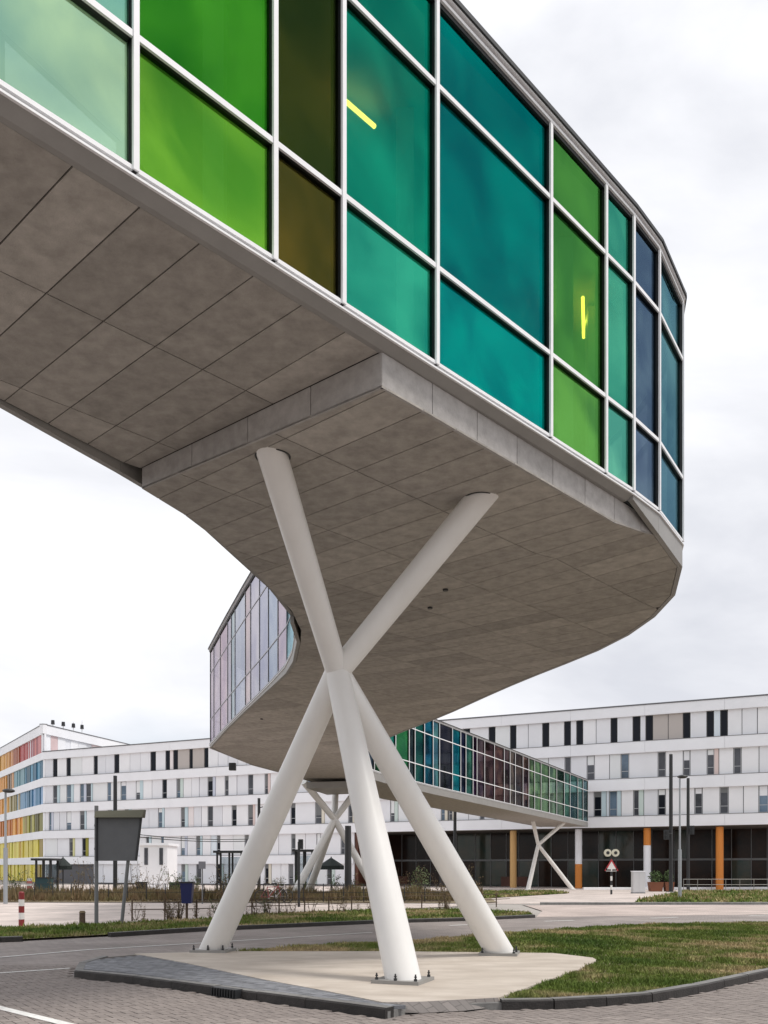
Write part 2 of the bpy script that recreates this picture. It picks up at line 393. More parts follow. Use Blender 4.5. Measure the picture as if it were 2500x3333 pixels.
def colL(i):
    if i < nLn-1: return lmid_pal[i % 5]
    if i < nLm: return lmid_pal[min(i-(nLn-1), len(lmid_pal)-1)]
    return mid_pal[(i*5+1) % 6]
def fbR(A, B):
    j = 2.7*K
    if A.x < 2.61*K and A.y < 9.74*K: return Z(3.917, A.y), Z(3.917, B.y)
    if A.y < 9.9*K: return Z(3.917, A.y), zsoff(B.x, B.y)-.006
    return zsoff(A.x, A.y)-.006, zsoff(B.x, B.y)-.006
def fbL(A, B):
    t_ = [(0, 3.83), (7.5, 3.82), (8.9, 3.75), (9.3, 3.82), (13.3, 3.80)]
    if A.y < 13.3*K: return EYE+K*interp(A.y/K, t_), EYE+K*interp(B.y/K, t_)
    return zsoff(A.x, A.y)-.006, zsoff(B.x, B.y)-.006
wall(Rp, 1, colR, fbR, M['alu'])
wall(Lp, -1, colL, fbL, M['mid_alu'])

def inset(P, side, d):
    o = []
    for i, p in enumerate(P):
        t = (P[min(i+1, len(P)-1)]-P[max(i-1, 0)]).normalized(); o.append(p-V(t.y, -t.x)*side*d)
    return o
def cells_of(poly, i0, i1, j0, j1, su, sv):
    for i in range(i0, i1):
        for j in range(j0, j1):
            cell = [ORG+A_DIR*(i*su)+B_DIR*(j*sv), ORG+A_DIR*((i+1)*su)+B_DIR*(j*sv), ORG+A_DIR*((i+1)*su)+B_DIR*((j+1)*sv), ORG+A_DIR*(i*su)+B_DIR*((j+1)*sv)]
            c = clip_cell(poly, [tuple(v) for v in cell])
            if len(c) > 2 and abs(area(c)) > 1e-4: yield c
def slab(poly, fb, ft, name, m, st=2.0):
    q = MB(); p = ccw(poly); n = len(p)
    for c in cells_of(p, -12, 60, -30, 45, st, st):
        k = len(c); q.faces([(x, y, fb(x, y)) for x, y in c], [tuple(range(k-1, -1, -1))]); q.faces([(x, y, ft(x, y)) for x, y in c], [tuple(range(k))])
    for i in range(n):
        u, v = p[i], p[(i+1) % n]; q.faces([(u[0],u[1],fb(*u)), (v[0],v[1],fb(*v)), (v[0],v[1],ft(*v)), (u[0],u[1],ft(*u))], [(0,1,2,3)])
    return q.build(name, m, bridge)
ribbon = [tuple(p) for p in inset(Rp, 1, .135)]+[tuple(p) for p in inset(Lp, -1, .06)][::-1]
slab(ribbon, lambda x, y: Z(3.945, y), lambda x, y: Z(3.98, y), 'deck_slab', M['soffit_back'])
slab(ribbon, lambda x, y: Z(3.985, y), lambda x, y: Z(4.0, y), 'floor', M['interior'])
slab(ribbon, lambda x, y: Z(TOP, y)-.06, lambda x, y: Z(TOP, y)+.08, 'ceiling', M['interior'])
slab(ribbon, lambda x, y: Z(TOP, y)+.082, lambda x, y: Z(TOP, y)+.14, 'roof', M['alu_dark'])

# lowered box under the deck, beyond the step
boxR = [V(-.016,6.95)*K, V(.37,7.37)*K, V(2.84,10.12)*K]+[p for p in inset(Rp[12:], 1, .04)]
boxL = [V(-2.33,8.81)*K, V(-2.07,9.44)*K, V(-1.86,10.16)*K, V(-1.76,10.6)*K, V(-1.58,11.35)*K, V(-1.43,12.29)*K, V(-1.32,13.1)*K, V(-1.29,14.25)*K]+[p for p in inset(Lp, -1, .04) if p.y > 14.9*K]
boxpoly = [tuple(p) for p in boxR]+[tuple(p) for p in boxL][::-1]
q = MB()
bR = inset(boxR, 1, .035); bL = inset(boxL, -1, .035); bR[0] = bR[0]+A_DIR*.035; bL[0] = bL[0]+A_DIR*.035
for c in cells_of(ccw([tuple(p) for p in bR]+[tuple(p) for p in bL][::-1]), -12, 90, -40, 60, 1.0, 1.0):
    n_ = len(c); q.faces([(x, y, zsoff(x, y)+.07) for x, y in c], [tuple(range(n_-1, -1, -1))])
bR = inset(boxR, 1, .035); bL = inset(boxL, -1, .035); bR[0] = bR[0]+A_DIR*.035; bL[0] = bL[0]+A_DIR*.035
bp_ = ccw([tuple(p) for p in bR]+[tuple(p) for p in bL][::-1]); n_ = len(bp_)
for i in range(n_):
    u, v = bp_[i], bp_[(i+1) % n_]; q.faces([(u[0],u[1],zsoff(*u)+.02), (v[0],v[1],zsoff(*v)+.02), (v[0],v[1],Z(3.925,v[1])), (u[0],u[1],Z(3.925,u[1]))], [(0,1,2,3)])
q.build('soffit_box', M['soffit_back'], bridge)
# upright cladding of the box: step face and outer side
def cladding(A, B, n, step, name='side_panel'):
    ln = (B-A).length; k = max(1, round(ln/step)); d = (B-A)/k
    for i in range(k):
        a = A+d*i+d.normalized()*.006; b = A+d*(i+1)-d.normalized()*.006
        q = MB(); q.wallbox(a, b, n, -.03, .0, zsoff(a.x, a.y)-.003, zup(a.x, a.y)-.003, zsoff(b.x, b.y)-.003, zup(b.x, b.y)-.003)
        q.build(name, M['boxside'], bridge)
sn = (boxR[0]-boxL[0]).normalized(); cladding(boxR[0], boxL[0], V(-.674, -.738), 1.1, 'step_panel')
for a, b in ((boxR[0], boxR[2]),):
    d = (b-a).normalized(); cladding(a, b, V(d.y, -d.x), .82)
d = (boxR[3]-boxR[2]).normalized(); cladding(boxR[2], boxR[3], V(d.y, -d.x), .8)

# soffit panels on one straight grid, cut to the edges
PA, PB = .43*K, 1.25*K
def near_sub(P, ymax): return [p for p in P if p[1] < ymax]
panels = []
subs = [(ccw([tuple(p) for p in inset(Rp[:10], 1, -.02)][:9]+[tuple(boxR[0]-A_DIR*.01), tuple(boxL[0]-A_DIR*.01-V(.02, 0))]+[tuple(p) for p in inset([p for p in Lp if p.y < 8.6*K], -1, -.02)][::-1]), 'up'),
        (ccw([tuple(p) for p in boxR if p.y < 30*K]+[tuple(p) for p in boxL if p.y < 31*K][::-1]), 'low')]
# the near sheet ends at the step
subs[0] = (ccw([tuple(p) for p in inset([p for p in Rp[:10] if (p-boxR[0]).dot(A_DIR) < 0], 1, .125)]+[tuple(boxR[0]-A_DIR*.012+B_DIR*.015), tuple(boxL[0]-A_DIR*.012+B_DIR*.02)]+[tuple(p) for p in inset([p for p in Lp if p.y < 8.9*K], -1, .06)][::-1]), 'up')
for poly, kind in subs:
    for i in range(-14, 75):
        for j in range(-16, 26):
            g = .008
            a0 = .03*K+i*PA+g; a1 = .03*K+(i+1)*PA-g; b0 = -.03+j*PB+g; b1 = -.03+(j+1)*PB-g
            cell = [ORG+A_DIR*a0+B_DIR*b0, ORG+A_DIR*a1+B_DIR*b0, ORG+A_DIR*a1+B_DIR*b1, ORG+A_DIR*a0+B_DIR*b1]
            if not any(inside(c, poly) for c in cell+[(cell[0]+cell[2])/2]): continue
            c = clip_cell(poly, [tuple(v) for v in cell])
            if len(c) < 3 or abs(area(c)) < .006: continue
            cy = sum(v[1] for v in c)/len(c); cx = sum(v[0] for v in c)/len(c)
            if cx*0+cy < -1: continue
            panels.append((cy, c, kind))
panels.sort(key=lambda t: t[0])
rest = MB()
for n_, (cy, c, kind) in enumerate(panels):
    q = MB() if n_ < 296 else rest
    if kind == 'up': q.prism(c, lambda x, y: zup(x, y)+.002, lambda x, y: zup(x, y)+.02)
    else: q.prism(c, lambda x, y: zsoff(x, y), lambda x, y: zsoff(x, y)+.022)
    if n_ < 296: q.build('soffit_panel', M['soffit'], bridge)
if rest.v: rest.build('soffit_panels_beyond', M['soffit'], bridge, kind='stuff')
farpoly = ccw([tuple(p) for p in boxR if p.y > 27.0*K]+[tuple(p) for p in boxL if p.y > 27.8*K][::-1])
q = MB()
for c in cells_of(farpoly, -12, 90, -40, 60, 1.0, 1.0): q.faces([(x, y, zsoff(x, y)+.016) for x, y in c], [tuple(range(len(c)-1, -1, -1))])
q.build('soffit_sheet', M['soffit'], bridge)
q = MB(); q.prism([(-3.0*K,35.4*K),(-1.0*K,35.0*K),(-.3*K,37.6*K),(-2.4*K,38.6*K)], EYE+K*3.08, EYE+K*3.32); q.build('support_beam', M['fascia'], bridge)
for (x, y, z) in ((1450,1918,3.65),(852,2340,3.84),(1400,1980,3.65)):
    D = FPX*K*z/(HY-y); p = at(x, D); q = MB(); q.tube((p.x,p.y,zsoff(p.x,p.y)-.03), (p.x,p.y,zsoff(p.x,p.y)+.01), .05, n=10); q.build('drain_spout', M['dark_steel'], bridge)
p = at(757, 30.6*K); q = MB(); q.box(p.x-.15, p.x+.15, p.y-.15, p.y+.15, Z(3.45, p.y)-.1, Z(3.62, p.y)); q.build('drain_box', M['dark_steel'], bridge)
# inside: columns and tube lights
for (x, D) in ((1318, 8.3), (1838, 10.0), (1930, 11.2), (700, 7.0)):
    p = at(x, D*K); q = MB(); q.box(p.x-.11, p.x+.11, p.y-.11, p.y+.11, Z(4.0, p.y), Z(TOP, p.y)-.121); q.build('inner_column', M['white_paint'], bridge)
lamp = bpy.data.materials.new('tube_light'); lamp.use_nodes = True
pb = lamp.node_tree.nodes['Principled BSDF']; pb.inputs['Emission Color'].default_value = (1, .62, .08, 1); pb.inputs['Emission Strength'].default_value = 9
def P3(x, y, D): return Vector(((x-1250)*D/FPX, D, EYE+(HY-y)*D/FPX))
for (x0,y0,D0,x1,y1,D1) in ((1112,318,11.2,1220,412,11.63), (1897,968,15.1,1900,1098,16.25)):
    a = P3(x0,y0,D0); b = P3(x1,y1,D1)
    q = MB(); q.tube(a, b, .028, n=8); q.build('tube_light', lamp, bridge)

# ------------------------------------------------------------------ supports
def support(label, node, tops, bases, rn, rt, rb, collar=True):
    e = empty('bridge_support', (node[0], node[1], 0), label, 'bridge support', 'white bridge supports of splayed tubes')
    nd = Vector(node)
    for t in tops:
        t = Vector(t); d = (t-nd).normalized()
        q = MB(); q.tube(nd, t+d*.25*(rt/.2), rn*.93, rt, n=32); q.build('upper_leg', M['white_paint'], e, True)
        if collar:
            q = MB(); q.ring((t.x, t.y, t.z-.0), (0, 0, 1), rt*1.12, .012, 28, 6)
            q.build('collar', M['gasket'], e, True)
    for b in bases:
        b = Vector(b); q = MB(); q.tube(nd, b, rn, rb, n=32)
        dd_ = (b-nd).normalized()
        for i_ in range(32, 64):        # mitre the foot level with the base plate
            v_ = Vector(q.v[i_]); q.v[i_] = tuple(v_+dd_*((b.z-.004-v_.z)/dd_.z))
        q.build('lower_leg', M['white_paint'], e, True)
        ang = math.atan2(b.y-nd.y, b.x-nd.x)
        q = MB(); s = rb*1.38; c, sn_ = math.cos(ang+.7), math.sin(ang+.7)
        pts = [(b.x+c*u*s-sn_*v*s, b.y+sn_*u*s+c*v*s) for u, v in ((-1,-1),(1,-1),(1,1),(-1,1))]
        q.prism(pts, b.z-.05, b.z+.0); q.build('base_plate', M['fascia'] if collar else M['white_paint'], e)
        if collar:
            for (px, py) in [(b.x+c*u*s*.82-sn_*v*s*.82, b.y+sn_*u*s*.82+c*v*s*.82) for u, v in ((-1,-1),(1,-1),(1,1),(-1,1),(0,-1.08),(0,1.08))]:
                q = MB(); q.tube((px, py, b.z-.0), (px, py, b.z+.085), .010, n=8); q.tube((px, py, b.z+.0), (px, py, b.z+.03), .021, n=6)
                q.tube((px, py, b.z+.045), (px, py, b.z+.060), .018, n=6); q.build('anchor_bolt', M['dark_steel'], e)
    q = MB(); q.ball(nd, rn*1.02, 24, 16); q.build('node', M['white_paint'], e, True)
    q = MB(); q.ring(nd+Vector((0,0,-.02)), (Vector(tops[0])-nd), rn*1.0, .014, 32, 6); q.build('weld_seam', M['alu'], e, True)
    return e
def B3(x, y, h): g = G(x, y, h); return (g.x, g.y, gz(g.y)+h)
def soffpt(x, y, z=3.65): D = FPX*K*z/(HY-y); return ((x-1250)*D/FPX, D, EYE+K*z)
nd = at(1098, 13.3)
support('large white five-legged support of crossed tubes standing on the concrete pad', (nd.x, 13.3, EYE+(HY-2188)*13.3/FPX),
        [soffpt(888,1486), soffpt(1562,1622)], [B3(1312,3184,.15), B3(694,3088,.15), B3(1626,3098,.15)], .178, .19, .228)
nd = at(1089, 53)
support('white tubular support under the second bend, seen behind the large legs', (nd.x, 53, EYE+(HY-2667)*53/FPX),
        [((1005-1250)*53/FPX, 51.5, EYE+K*3.33), ((1087-1250)*53/FPX, 54.5, EYE+K*3.1), ((1160-1250)*53/FPX, 53, EYE+K*3.2)],
        [((950-1250)*52/FPX, 52, gz(52)+.05), ((992-1250)*56/FPX, 57.5, gz(57)+.05), ((1235-1250)*54/FPX, 54, gz(54)+.05)], .19, .2, .24, False)
nd = at(1752, 85)
support('white crossed-tube support at the far bridge end by the orange columns', (nd.x, 85, EYE+(HY-2750)*85/FPX),
        [((1736-1250)*84/FPX, 84, EYE+K*2.95), ((1830-1250)*86/FPX, 86, EYE+K*2.95)],
        [((1719-1250)*84/FPX, 84, gz(84)+.1), ((1862-1250)*86/FPX, 86, gz(86)+.1)], .17, .19, .21, False)
# ------------------------------------------------------------------ ground
def brick_mat(name, c1, c2, mortar, scale=1.0, w_=.21, h_=.105, rot=.35, rough=.85):
    m = bpy.data.materials.new(name); m.use_nodes = True; nt = m.node_tree; N = nt.nodes; L = nt.links; p = N['Principled BSDF']
    g = N.new('ShaderNodeNewGeometry'); mp = N.new('ShaderNodeMapping'); mp.inputs['Rotation'].default_value = (0, 0, rot)
    L.new(g.outputs['Position'], mp.inputs[0])
    b = N.new('ShaderNodeTexBrick'); b.inputs['Color1'].default_value = c1; b.inputs['Color2'].default_value = c2; b.inputs['Mortar'].default_value = mortar
    b.inputs['Scale'].default_value = scale; b.inputs['Brick Width'].default_value = w_; b.inputs['Row Height'].default_value = h_
    b.inputs['Mortar Size'].default_value = .005; b.inputs['Bias'].default_value = -.1
    L.new(mp.outputs[0], b.inputs['Vector'])
    n = N.new('ShaderNodeTexNoise'); n.inputs['Scale'].default_value = .45; n.inputs['Detail'].default_value = 8; n.inputs['Roughness'].default_value = .65
    L.new(g.outputs['Position'], n.inputs['Vector'])
    r = N.new('ShaderNodeMapRange'); r.inputs[1].default_value = .3; r.inputs[2].default_value = .7; r.inputs[3].default_value = .70; r.inputs[4].default_value = 1.25
    L.new(n.outputs[0], r.inputs[0]); mu = N.new('ShaderNodeVectorMath'); mu.operation = 'SCALE'; L.new(b.outputs[0], mu.inputs[0]); L.new(r.outputs[0], mu.inputs['Scale'])
    L.new(mu.outputs[0], p.inputs['Base Color']); p.inputs['Roughness'].default_value = rough
    bp = N.new('ShaderNodeBump'); bp.inputs['Strength'].default_value = .5; bp.inputs['Distance'].default_value = .01; L.new(b.outputs['Fac'], bp.inputs['Height']); bp.invert = True
    L.new(bp.outputs[0], p.inputs['Normal'])
    return m
M['road'] = brick_mat('road_brick', (.25,.215,.20,1), (.31,.27,.25,1), (.17,.148,.135,1))
M['pavement'] = brick_mat('pavement_tile', (.52,.45,.41,1), (.58,.50,.455,1), (.40,.34,.31,1), w_=.4, h_=.3, rot=.1)
M['pink'] = brick_mat('pink_tile', (.46,.38,.34,1), (.52,.43,.39,1), (.28,.23,.21,1), w_=.3, h_=.15, rot=.0)
M['slate'] = per_object(mat('slate_paver', (.15,.155,.17,1), .8, 0, .25, 8, .3, 60, col2=(.23,.235,.25,1)), .2)
M['paver'] = per_object(mat('paver', (.22,.188,.172,1), .88, 0, .2, 6, .3, 90, col2=(.32,.275,.25,1)), .14)
M['concrete'] = mat('concrete', (.43,.37,.31,1), .88, 0, .1, 1.1, .3, 60, col2=(.60,.535,.465,1), stretch=(1,2.2,1), detail=9)
M['kerb'] = per_object(mat('kerb', (.15,.145,.14,1), .8, 0, .2, 6, .3, 50, col2=(.24,.235,.225,1)), .12)
M['kerb_dark'] = per_object(mat('kerb_dark', (.03,.026,.024,1), .7, 0, .35, 6, .4, 50), .2)
M['paint'] = mat('road_paint', (.74,.73,.70,1), .7, 0, .2, 14)
M['soil'] = mat('soil', (.12,.10,.055,1), .95, 0, .3, 2.0, .5, 20, col2=(.34,.27,.18,1))
M['ground'] = mat('ground', (.33,.30,.27,1), .9, 0, .15, .4, col2=(.40,.37,.34,1))
q = MB()
xs = [-900, 900]; ys = [-300, 22, 90, 1200]
for a, b in zip(ys, ys[1:]): q.faces([(-900,a,gz(a)-.03),(900,a,gz(a)-.03),(900,b,gz(b)-.03),(-900,b,gz(b)-.03)], [(0,1,2,3)])
q.build('ground', M['ground'], None, kind='structure', label='wide pale ground under the whole place')
road_far = [G(-900,3078), G(0,3066), G(74,3063), G(359,3048), G(683,3028), G(1224,3005), G(1520,2996), G(1740,2986), G(1770,2965), G(1700,2945), G(2900,2944)]
road_poly = [(-60,-20)]+[tuple(p) for p in road_far]+[(80,22),(60,-20)]
ground_poly('road', road_poly, -.004, M['road'], kind='structure', label='brick paved road curving round the island')
road = bpy.data.objects['road']
pinkp = [G(1745,2985), G(1765,2965), G(1705,2946), G(2950,2945), G(2950,2972), G(2500,2976), G(2000,2982)]
ground_poly('cycle_path', pinkp, .0, M['pink'], kind='structure', label='pinkish paved strip on the far side of the road')
# left pavement, verge, planting bed, forecourt
ground_poly('pavement', [G(-700,3022), G(0,3021), G(300,3010), G(700,2991), G(811,2979), G(1212,2962), G(1500,2950), G(1500,2941), G(-700,2936)], .0, M['pavement'], kind='structure', label='pale pinkish pavement beyond the left verge')
verge = [G(-700,3078), G(0,3062), G(74,3060), G(359,3044), G(683,3025), G(1224,3003), G(1520,2994), G(1740,2985), G(1720,2972), G(1500,2962), G(1212,2963), G(811,2980), G(700,2993), G(300,3012), G(0,3023), G(-700,3026)]
ground_poly('verge', verge, .02, M['soil'], kind='structure', label='narrow green verge along the far kerb')
bed = [G(-700,2935), G(1500,2940), G(1620,2938), G(1560,2903), G(-700,2900)]
ground_poly('planting_bed', bed, .02, M['soil'], kind='structure', label='brown planting bed behind the pavement')
gp1 = [G(1560,2926), G(1850,2908), G(1800,2902), G(1540,2903)]
gp2 = [G(2060,2938), G(2900,2938), G(2900,2902), G(2230,2903)]
ground_poly('lawn', gp1, .02, M['soil'], kind='structure', label='small lawn in front of the far support')
ground_poly('lawn', gp2, .02, M['soil'], kind='structure', label='low lawn strip in front of the orange columns')
ground_poly('forecourt', [G(1500,2941), G(2950,2941), G(2950,2880), G(-900,2880), G(-900,2899), G(1540,2902), G(1620,2938)], -.01, M['pavement'], kind='structure', label='pale paved forecourt before the long building')

# island
H = .10
isl_front = [G(249,3160,H), G(440,3178,H), G(700,3212,H), G(1000,3250,H), G(1262,3283,H)]
gap_front = [G(1330,3268,H), G(1500,3259,H), G(1632,3262,H)]
isl_right = [G(1632,3256,H), G(1800,3254,H), G(1969,3245,H), G(2116,3233,H), G(2264,3208,H), G(2500,3158,H), G(2760,3095,H), G(3100,3040,H)]
pad = [G(439,3105,H), G(600,3134,H), G(700,3156,H), G(853,3188,H), G(1064,3227,H), G(1248,3264,H), G(1369,3262,H), G(1622,3249,H), G(1800,3185,H), G(1880,3158,H), G(1943,3126,H), G(1930,3118,H), G(1800,3103,H), G(1620,3101,H), G(1240,3097,H), G(752,3097,H)]
grass_back = [G(3100,2990,H), G(2500,2999,H), G(2095,3006,H), G(1800,3022,H), G(1537,3042,H), G(1348,3058,H), G(980,3074,H), G(752,3096,H)]
island_out = isl_front+gap_front[:2]+isl_right+grass_back+[G(439,3104,H), G(335,3114,H), G(262,3135,H)]
isl = ground_poly('traffic_island', island_out, H-.03, M['kerb'], None, .13, kind='structure', label='raised traffic island carrying the bridge support')
ground_poly('concrete_pad', pad, H+.006, M['concrete'], isl, .05)
# kerb stones
def kerb(pts, m, w_=.13, h=H+.012, step=.9, parent=isl, side=1, base=-.02, tilt=0):
    P = [Vector(p) for p in pts]; out_ = []
    for a, b in zip(P, P[1:]):
        n_ = max(1, round((b-a).length/step)); d = (b-a)/n_
        nn = V(d.y, -d.x).normalized()*side
        for i in range(n_):
            p0 = a+d*i+d.normalized()*.004+nn*.035; p1 = a+d*(i+1)-d.normalized()*.004+nn*.035
            q = MB()
            za, zb = gz(p0.y), gz(p1.y)
            j = random.uniform(-.004, .004)
            a0 = p0; a1 = p0-nn*w_; b0 = p1; b1 = p1-nn*w_; c = .018
            # block with a chamfered front arris
            prof = [(0, base), (0, h-c+j), (c, h+j), (w_, h+j), (w_, base)]
            vs = [(p0.x-nn.x*u, p0.y-nn.y*u, za+z) for u, z in prof]+[(p1.x-nn.x*u, p1.y-nn.y*u, zb+z) for u, z in prof]
            q.faces(vs, [(0,1,2,3,4), (9,8,7,6,5)]+[(k, (k+1)%5+0, 5+(k+1)%5, 5+k) for k in range(5)]); q.mi[4] = 1
            me_o = q.build('kerb_stone', [m, M['kerb']], parent); out_.append(me_o)
    return out_
kerb(isl_front, M['kerb_dark'], .14); kerb(isl_right[:6], M['kerb_dark'], .14); kerb([isl_front[0], G(262,3135,H), G(335,3114,H)][::-1], M['kerb'], .12)
kerb(isl_right[5:], M['kerb'], .12); kerb(grass_back[::-1], M['kerb'], .08, H-.03, 2.0, side=-1)
kerb([G(-700,3078), G(0,3067), G(74,3064)], M['kerb_dark'], .14, .11, 1.2, parent=road, side=1)
kerb([G(359,3050), G(683,3030), G(1224,3006), G(1520,2997), G(1740,2987)], M['kerb_dark'], .14, .10, 1.2, parent=road, side=1)
kerb([G(1760,2944), G(2900,2943)], M['kerb'], .2, .10, 2.5, parent=road)
kerb([G(1900,2896), G(2900,2892)], M['alu'], .3, .22, 3, parent=road)
# dropped kerb ramp of grey pavers between the two kerbs
top_ = [G(1246,3266,H), G(1369,3264,H), G(1500,3257,H), G(1620,3251,H)]; low_ = [G(1262,3300,0), G(1372,3303,0), G(1505,3296,0), G(1636,3281,0)]
q = MB(); vs = [(p.x, p.y, H+.012) for p in top_]+[(p.x, p.y, .018) for p in low_]
q.faces(vs, [(i, 4+i, 5+i, i+1) for i in range(3)]); q.faces([(p[0], p[1], .0) for p in vs], [(i, i+1, 5+i, 4+i) for i in range(3)])
q.build('ramp', brick_mat('ramp_paver', (.20,.18,.17,1), (.27,.24,.225,1), (.13,.12,.11,1), rot=.9), isl)
# gully grating set in the kerb
ga, gb = G(690,3216,H), G(768,3227,H); d = (gb-ga).normalized(); n = V(d.y, -d.x)
e_ = empty('gully_grating', (ga.x, ga.y, 0), 'dark iron gully grating let into the island kerb', 'drain cover')
q = MB(); q.wallbox(ga, gb, n, -.10, .012, 0, H+.016); q.build('frame', M['dark_steel'], e_)
for i in range(9):
    t = ga+(gb-ga)*((i+.5)/9); q = MB(); q.wallbox(t-d*.008, t+d*.008, n, .012, .03, .01, H+.01); q.build('bar', M['gasket'], e_)
# slate pavers beside the pad
sl_poly = ccw([G(262,3140,H), G(335,3116,H), G(437,3107,H), G(600,3136,H), G(853,3190,H), G(1064,3229,H), G(1246,3267,H), G(1330,3284,H*.7), G(1262,3277,H), G(1000,3243,H), G(700,3205,H), G(440,3171,H), G(262,3154,H)])
ground_poly('paver_bed', sl_poly, H-.004, M['soffit_back'], isl)
cells = []
ang = math.atan2((isl_front[3]-isl_front[1]).y, (isl_front[3]-isl_front[1]).x)
u_ = V(math.cos(ang), math.sin(ang)); v_ = V(-u_.y, u_.x); o0 = Vector(isl_front[0])
for i in range(-6, 60):
    for j in range(-20, 40):
        off = (j % 2)*.1
        c0 = o0+u_*(i*.2+off)+v_*(j*.1); cell = [c0+u_*.004+v_*.004, c0+u_*.196+v_*.004, c0+u_*.196+v_*.096, c0+u_*.004+v_*.096]
        if not any(inside(c, sl_poly) for c in cell): continue
        c = clip_cell(sl_poly, [tuple(v) for v in cell])
        if len(c) > 2 and abs(area(c)) > .001: cells.append((sum(p[1] for p in c)/len(c), c))
cells.sort(key=lambda t: t[0]); rest = MB(); shared = {}
for n_, (cy, c) in enumerate(cells):
    dz = random.uniform(-.002, .002)
    q = MB() if n_ < 290 else rest; q.prism(c, H-.03, H+.007+dz)
    if n_ < 290: q.build('paver', M['slate'], isl)
if rest.v: rest.build('pavers_beyond', M['slate'], isl, kind='stuff')
# road bricks (herringbone) in the foreground
isl_pts = [tuple(p) for p in island_out]
bme = MB(); bme.hexa([(.003,.003,0),(.197,.003,0),(.197,.097,0),(.003,.097,0),(.006,.006,.016),(.194,.006,.016),(.194,.094,.016),(.006,.094,.016)])
tmp = bme.build('paver', M['paver'], None); bmesh_ = tmp.data; bpy.data.objects.remove(tmp)
bricks = []
ca, sa = math.cos(.62), math.sin(.62)
for a in range(-90, 90):
    for k in range(-45, 45):
        # herringbone: step along the diagonal
        for r in (0, 1):
            bx = (a+2*k)*.1; by = (2*k-a)*.1
            if r == 0: x, y, rz = bx, by, 0
            else: x, y, rz = bx+.3, by, math.pi/2
            X = ca*x-sa*y+.5; Y = sa*x+ca*y+11.0
            cx_ = X+math.cos(.62+rz)*.1-math.sin(.62+rz)*.05; cy_ = Y+math.sin(.62+rz)*.1+math.cos(.62+rz)*.05
            if not (8.7 < cy_ < 14.5) or not (-.46*cy_-.2 < cx_ < .46*cy_+.2): continue
            if inside((cx_, cy_), isl_pts) or any(inside((cx_+dx, cy_+dy), isl_pts) for dx, dy in ((.1,0),(-.1,0),(0,.12),(0,-.12))): continue
            bricks.append((cy_, X, Y, .62+rz))
bricks.sort(); rest = MB()
for n_, (cy_, X, Y, rz) in enumerate(bricks):
    dz = random.uniform(-.002, .002)
    if n_ < 296:
        o = child('paver', bmesh_, road, (X, Y, -.006+dz), rz); o.rotation_euler.x = random.uniform(-.008, .008)
    else:
        c, s = math.cos(rz), math.sin(rz)
        rest.hexa([(X+c*u-s*v, Y+s*u+c*v, -.006+dz+z) for u, v, z in ((.003,.003,0),(.197,.003,0),(.197,.097,0),(.003,.097,0),(.006,.006,.016),(.194,.006,.016),(.194,.094,.016),(.006,.094,.016))])
def island_attr(m): return m
M['paver_bulk'] = brick_mat('paver_bulk', (.23,.20,.185,1), (.31,.27,.25,1), (.24,.21,.2,1), rot=.62, w_=.3, h_=.17)
if rest.v: rest.build('pavers_beyond', M['paver'], road, kind='stuff')
# painted lines
def line(p, q_, w_=.11, h=.004):
    d = (q_-p).normalized(); n = V(-d.y, d.x)*w_/2
    ground_poly('road_marking', [p-n, q_-n, q_+n, p+n], h, M['paint'], road)
for a, b in (((-300,3136),(0,3116)), ((0,3116),(295,3091)), ((295,3091),(633,3071)), ((633,3071),(1212,3035))): line(G(*a), G(*b), .09, .0 if 0 else .003)
line(G(-300,3190), G(228,3154), .08, .014); line(G(-100,3258), G(0,3284), .12, .0145); line(G(0,3284), G(300,3358), .12, .014)
for a, b in (((1462,3013),(1525,3010)), ((1772,2999),(1868,2996)), ((2120,2989),(2205,2986)), ((2440,2981),(2540,2978))): line(G(*a), G(*b), .14, .0045)

# ------------------------------------------------------------------ grass
gm = bpy.data.materials.new('grass'); gm.use_nodes = True
nt = gm.node_tree; N = nt.nodes; L = nt.links; p = N['Principled BSDF']; p.inputs['Roughness'].default_value = .7; p.inputs['Specular IOR Level'].default_value = .2
g = N.new('ShaderNodeNewGeometry'); n = N.new('ShaderNodeTexNoise'); n.inputs['Scale'].default_value = .42; n.inputs['Detail'].default_value = 7; n.inputs['Roughness'].default_value = .6
L.new(g.outputs['Position'], n.inputs['Vector']); r = N.new('ShaderNodeValToRGB'); e = r.color_ramp.elements
e[0].position = .34; e[0].color = (.06,.11,.018,1); e[1].position = .61; e[1].color = (.42,.33,.18,1); x_ = e.new(.49); x_.color = (.13,.175,.035,1)
L.new(n.outputs[0], r.inputs[0])
n2 = N.new('ShaderNodeTexNoise'); n2.inputs['Scale'].default_value = 14; n2.inputs['Detail'].default_value = 2; L.new(g.outputs['Position'], n2.inputs['Vector'])
mr = N.new('ShaderNodeMapRange'); mr.inputs[1].default_value = .3; mr.inputs[2].default_value = .7; mr.inputs[3].default_value = .55; mr.inputs[4].default_value = 1.5; L.new(n2.outputs[0], mr.inputs[0])
mu = N.new('ShaderNodeVectorMath'); mu.operation = 'SCALE'; L.new(r.outputs[0], mu.inputs[0]); L.new(mr.outputs[0], mu.inputs['Scale']); L.new(mu.outputs[0], p.inputs['Base Color'])
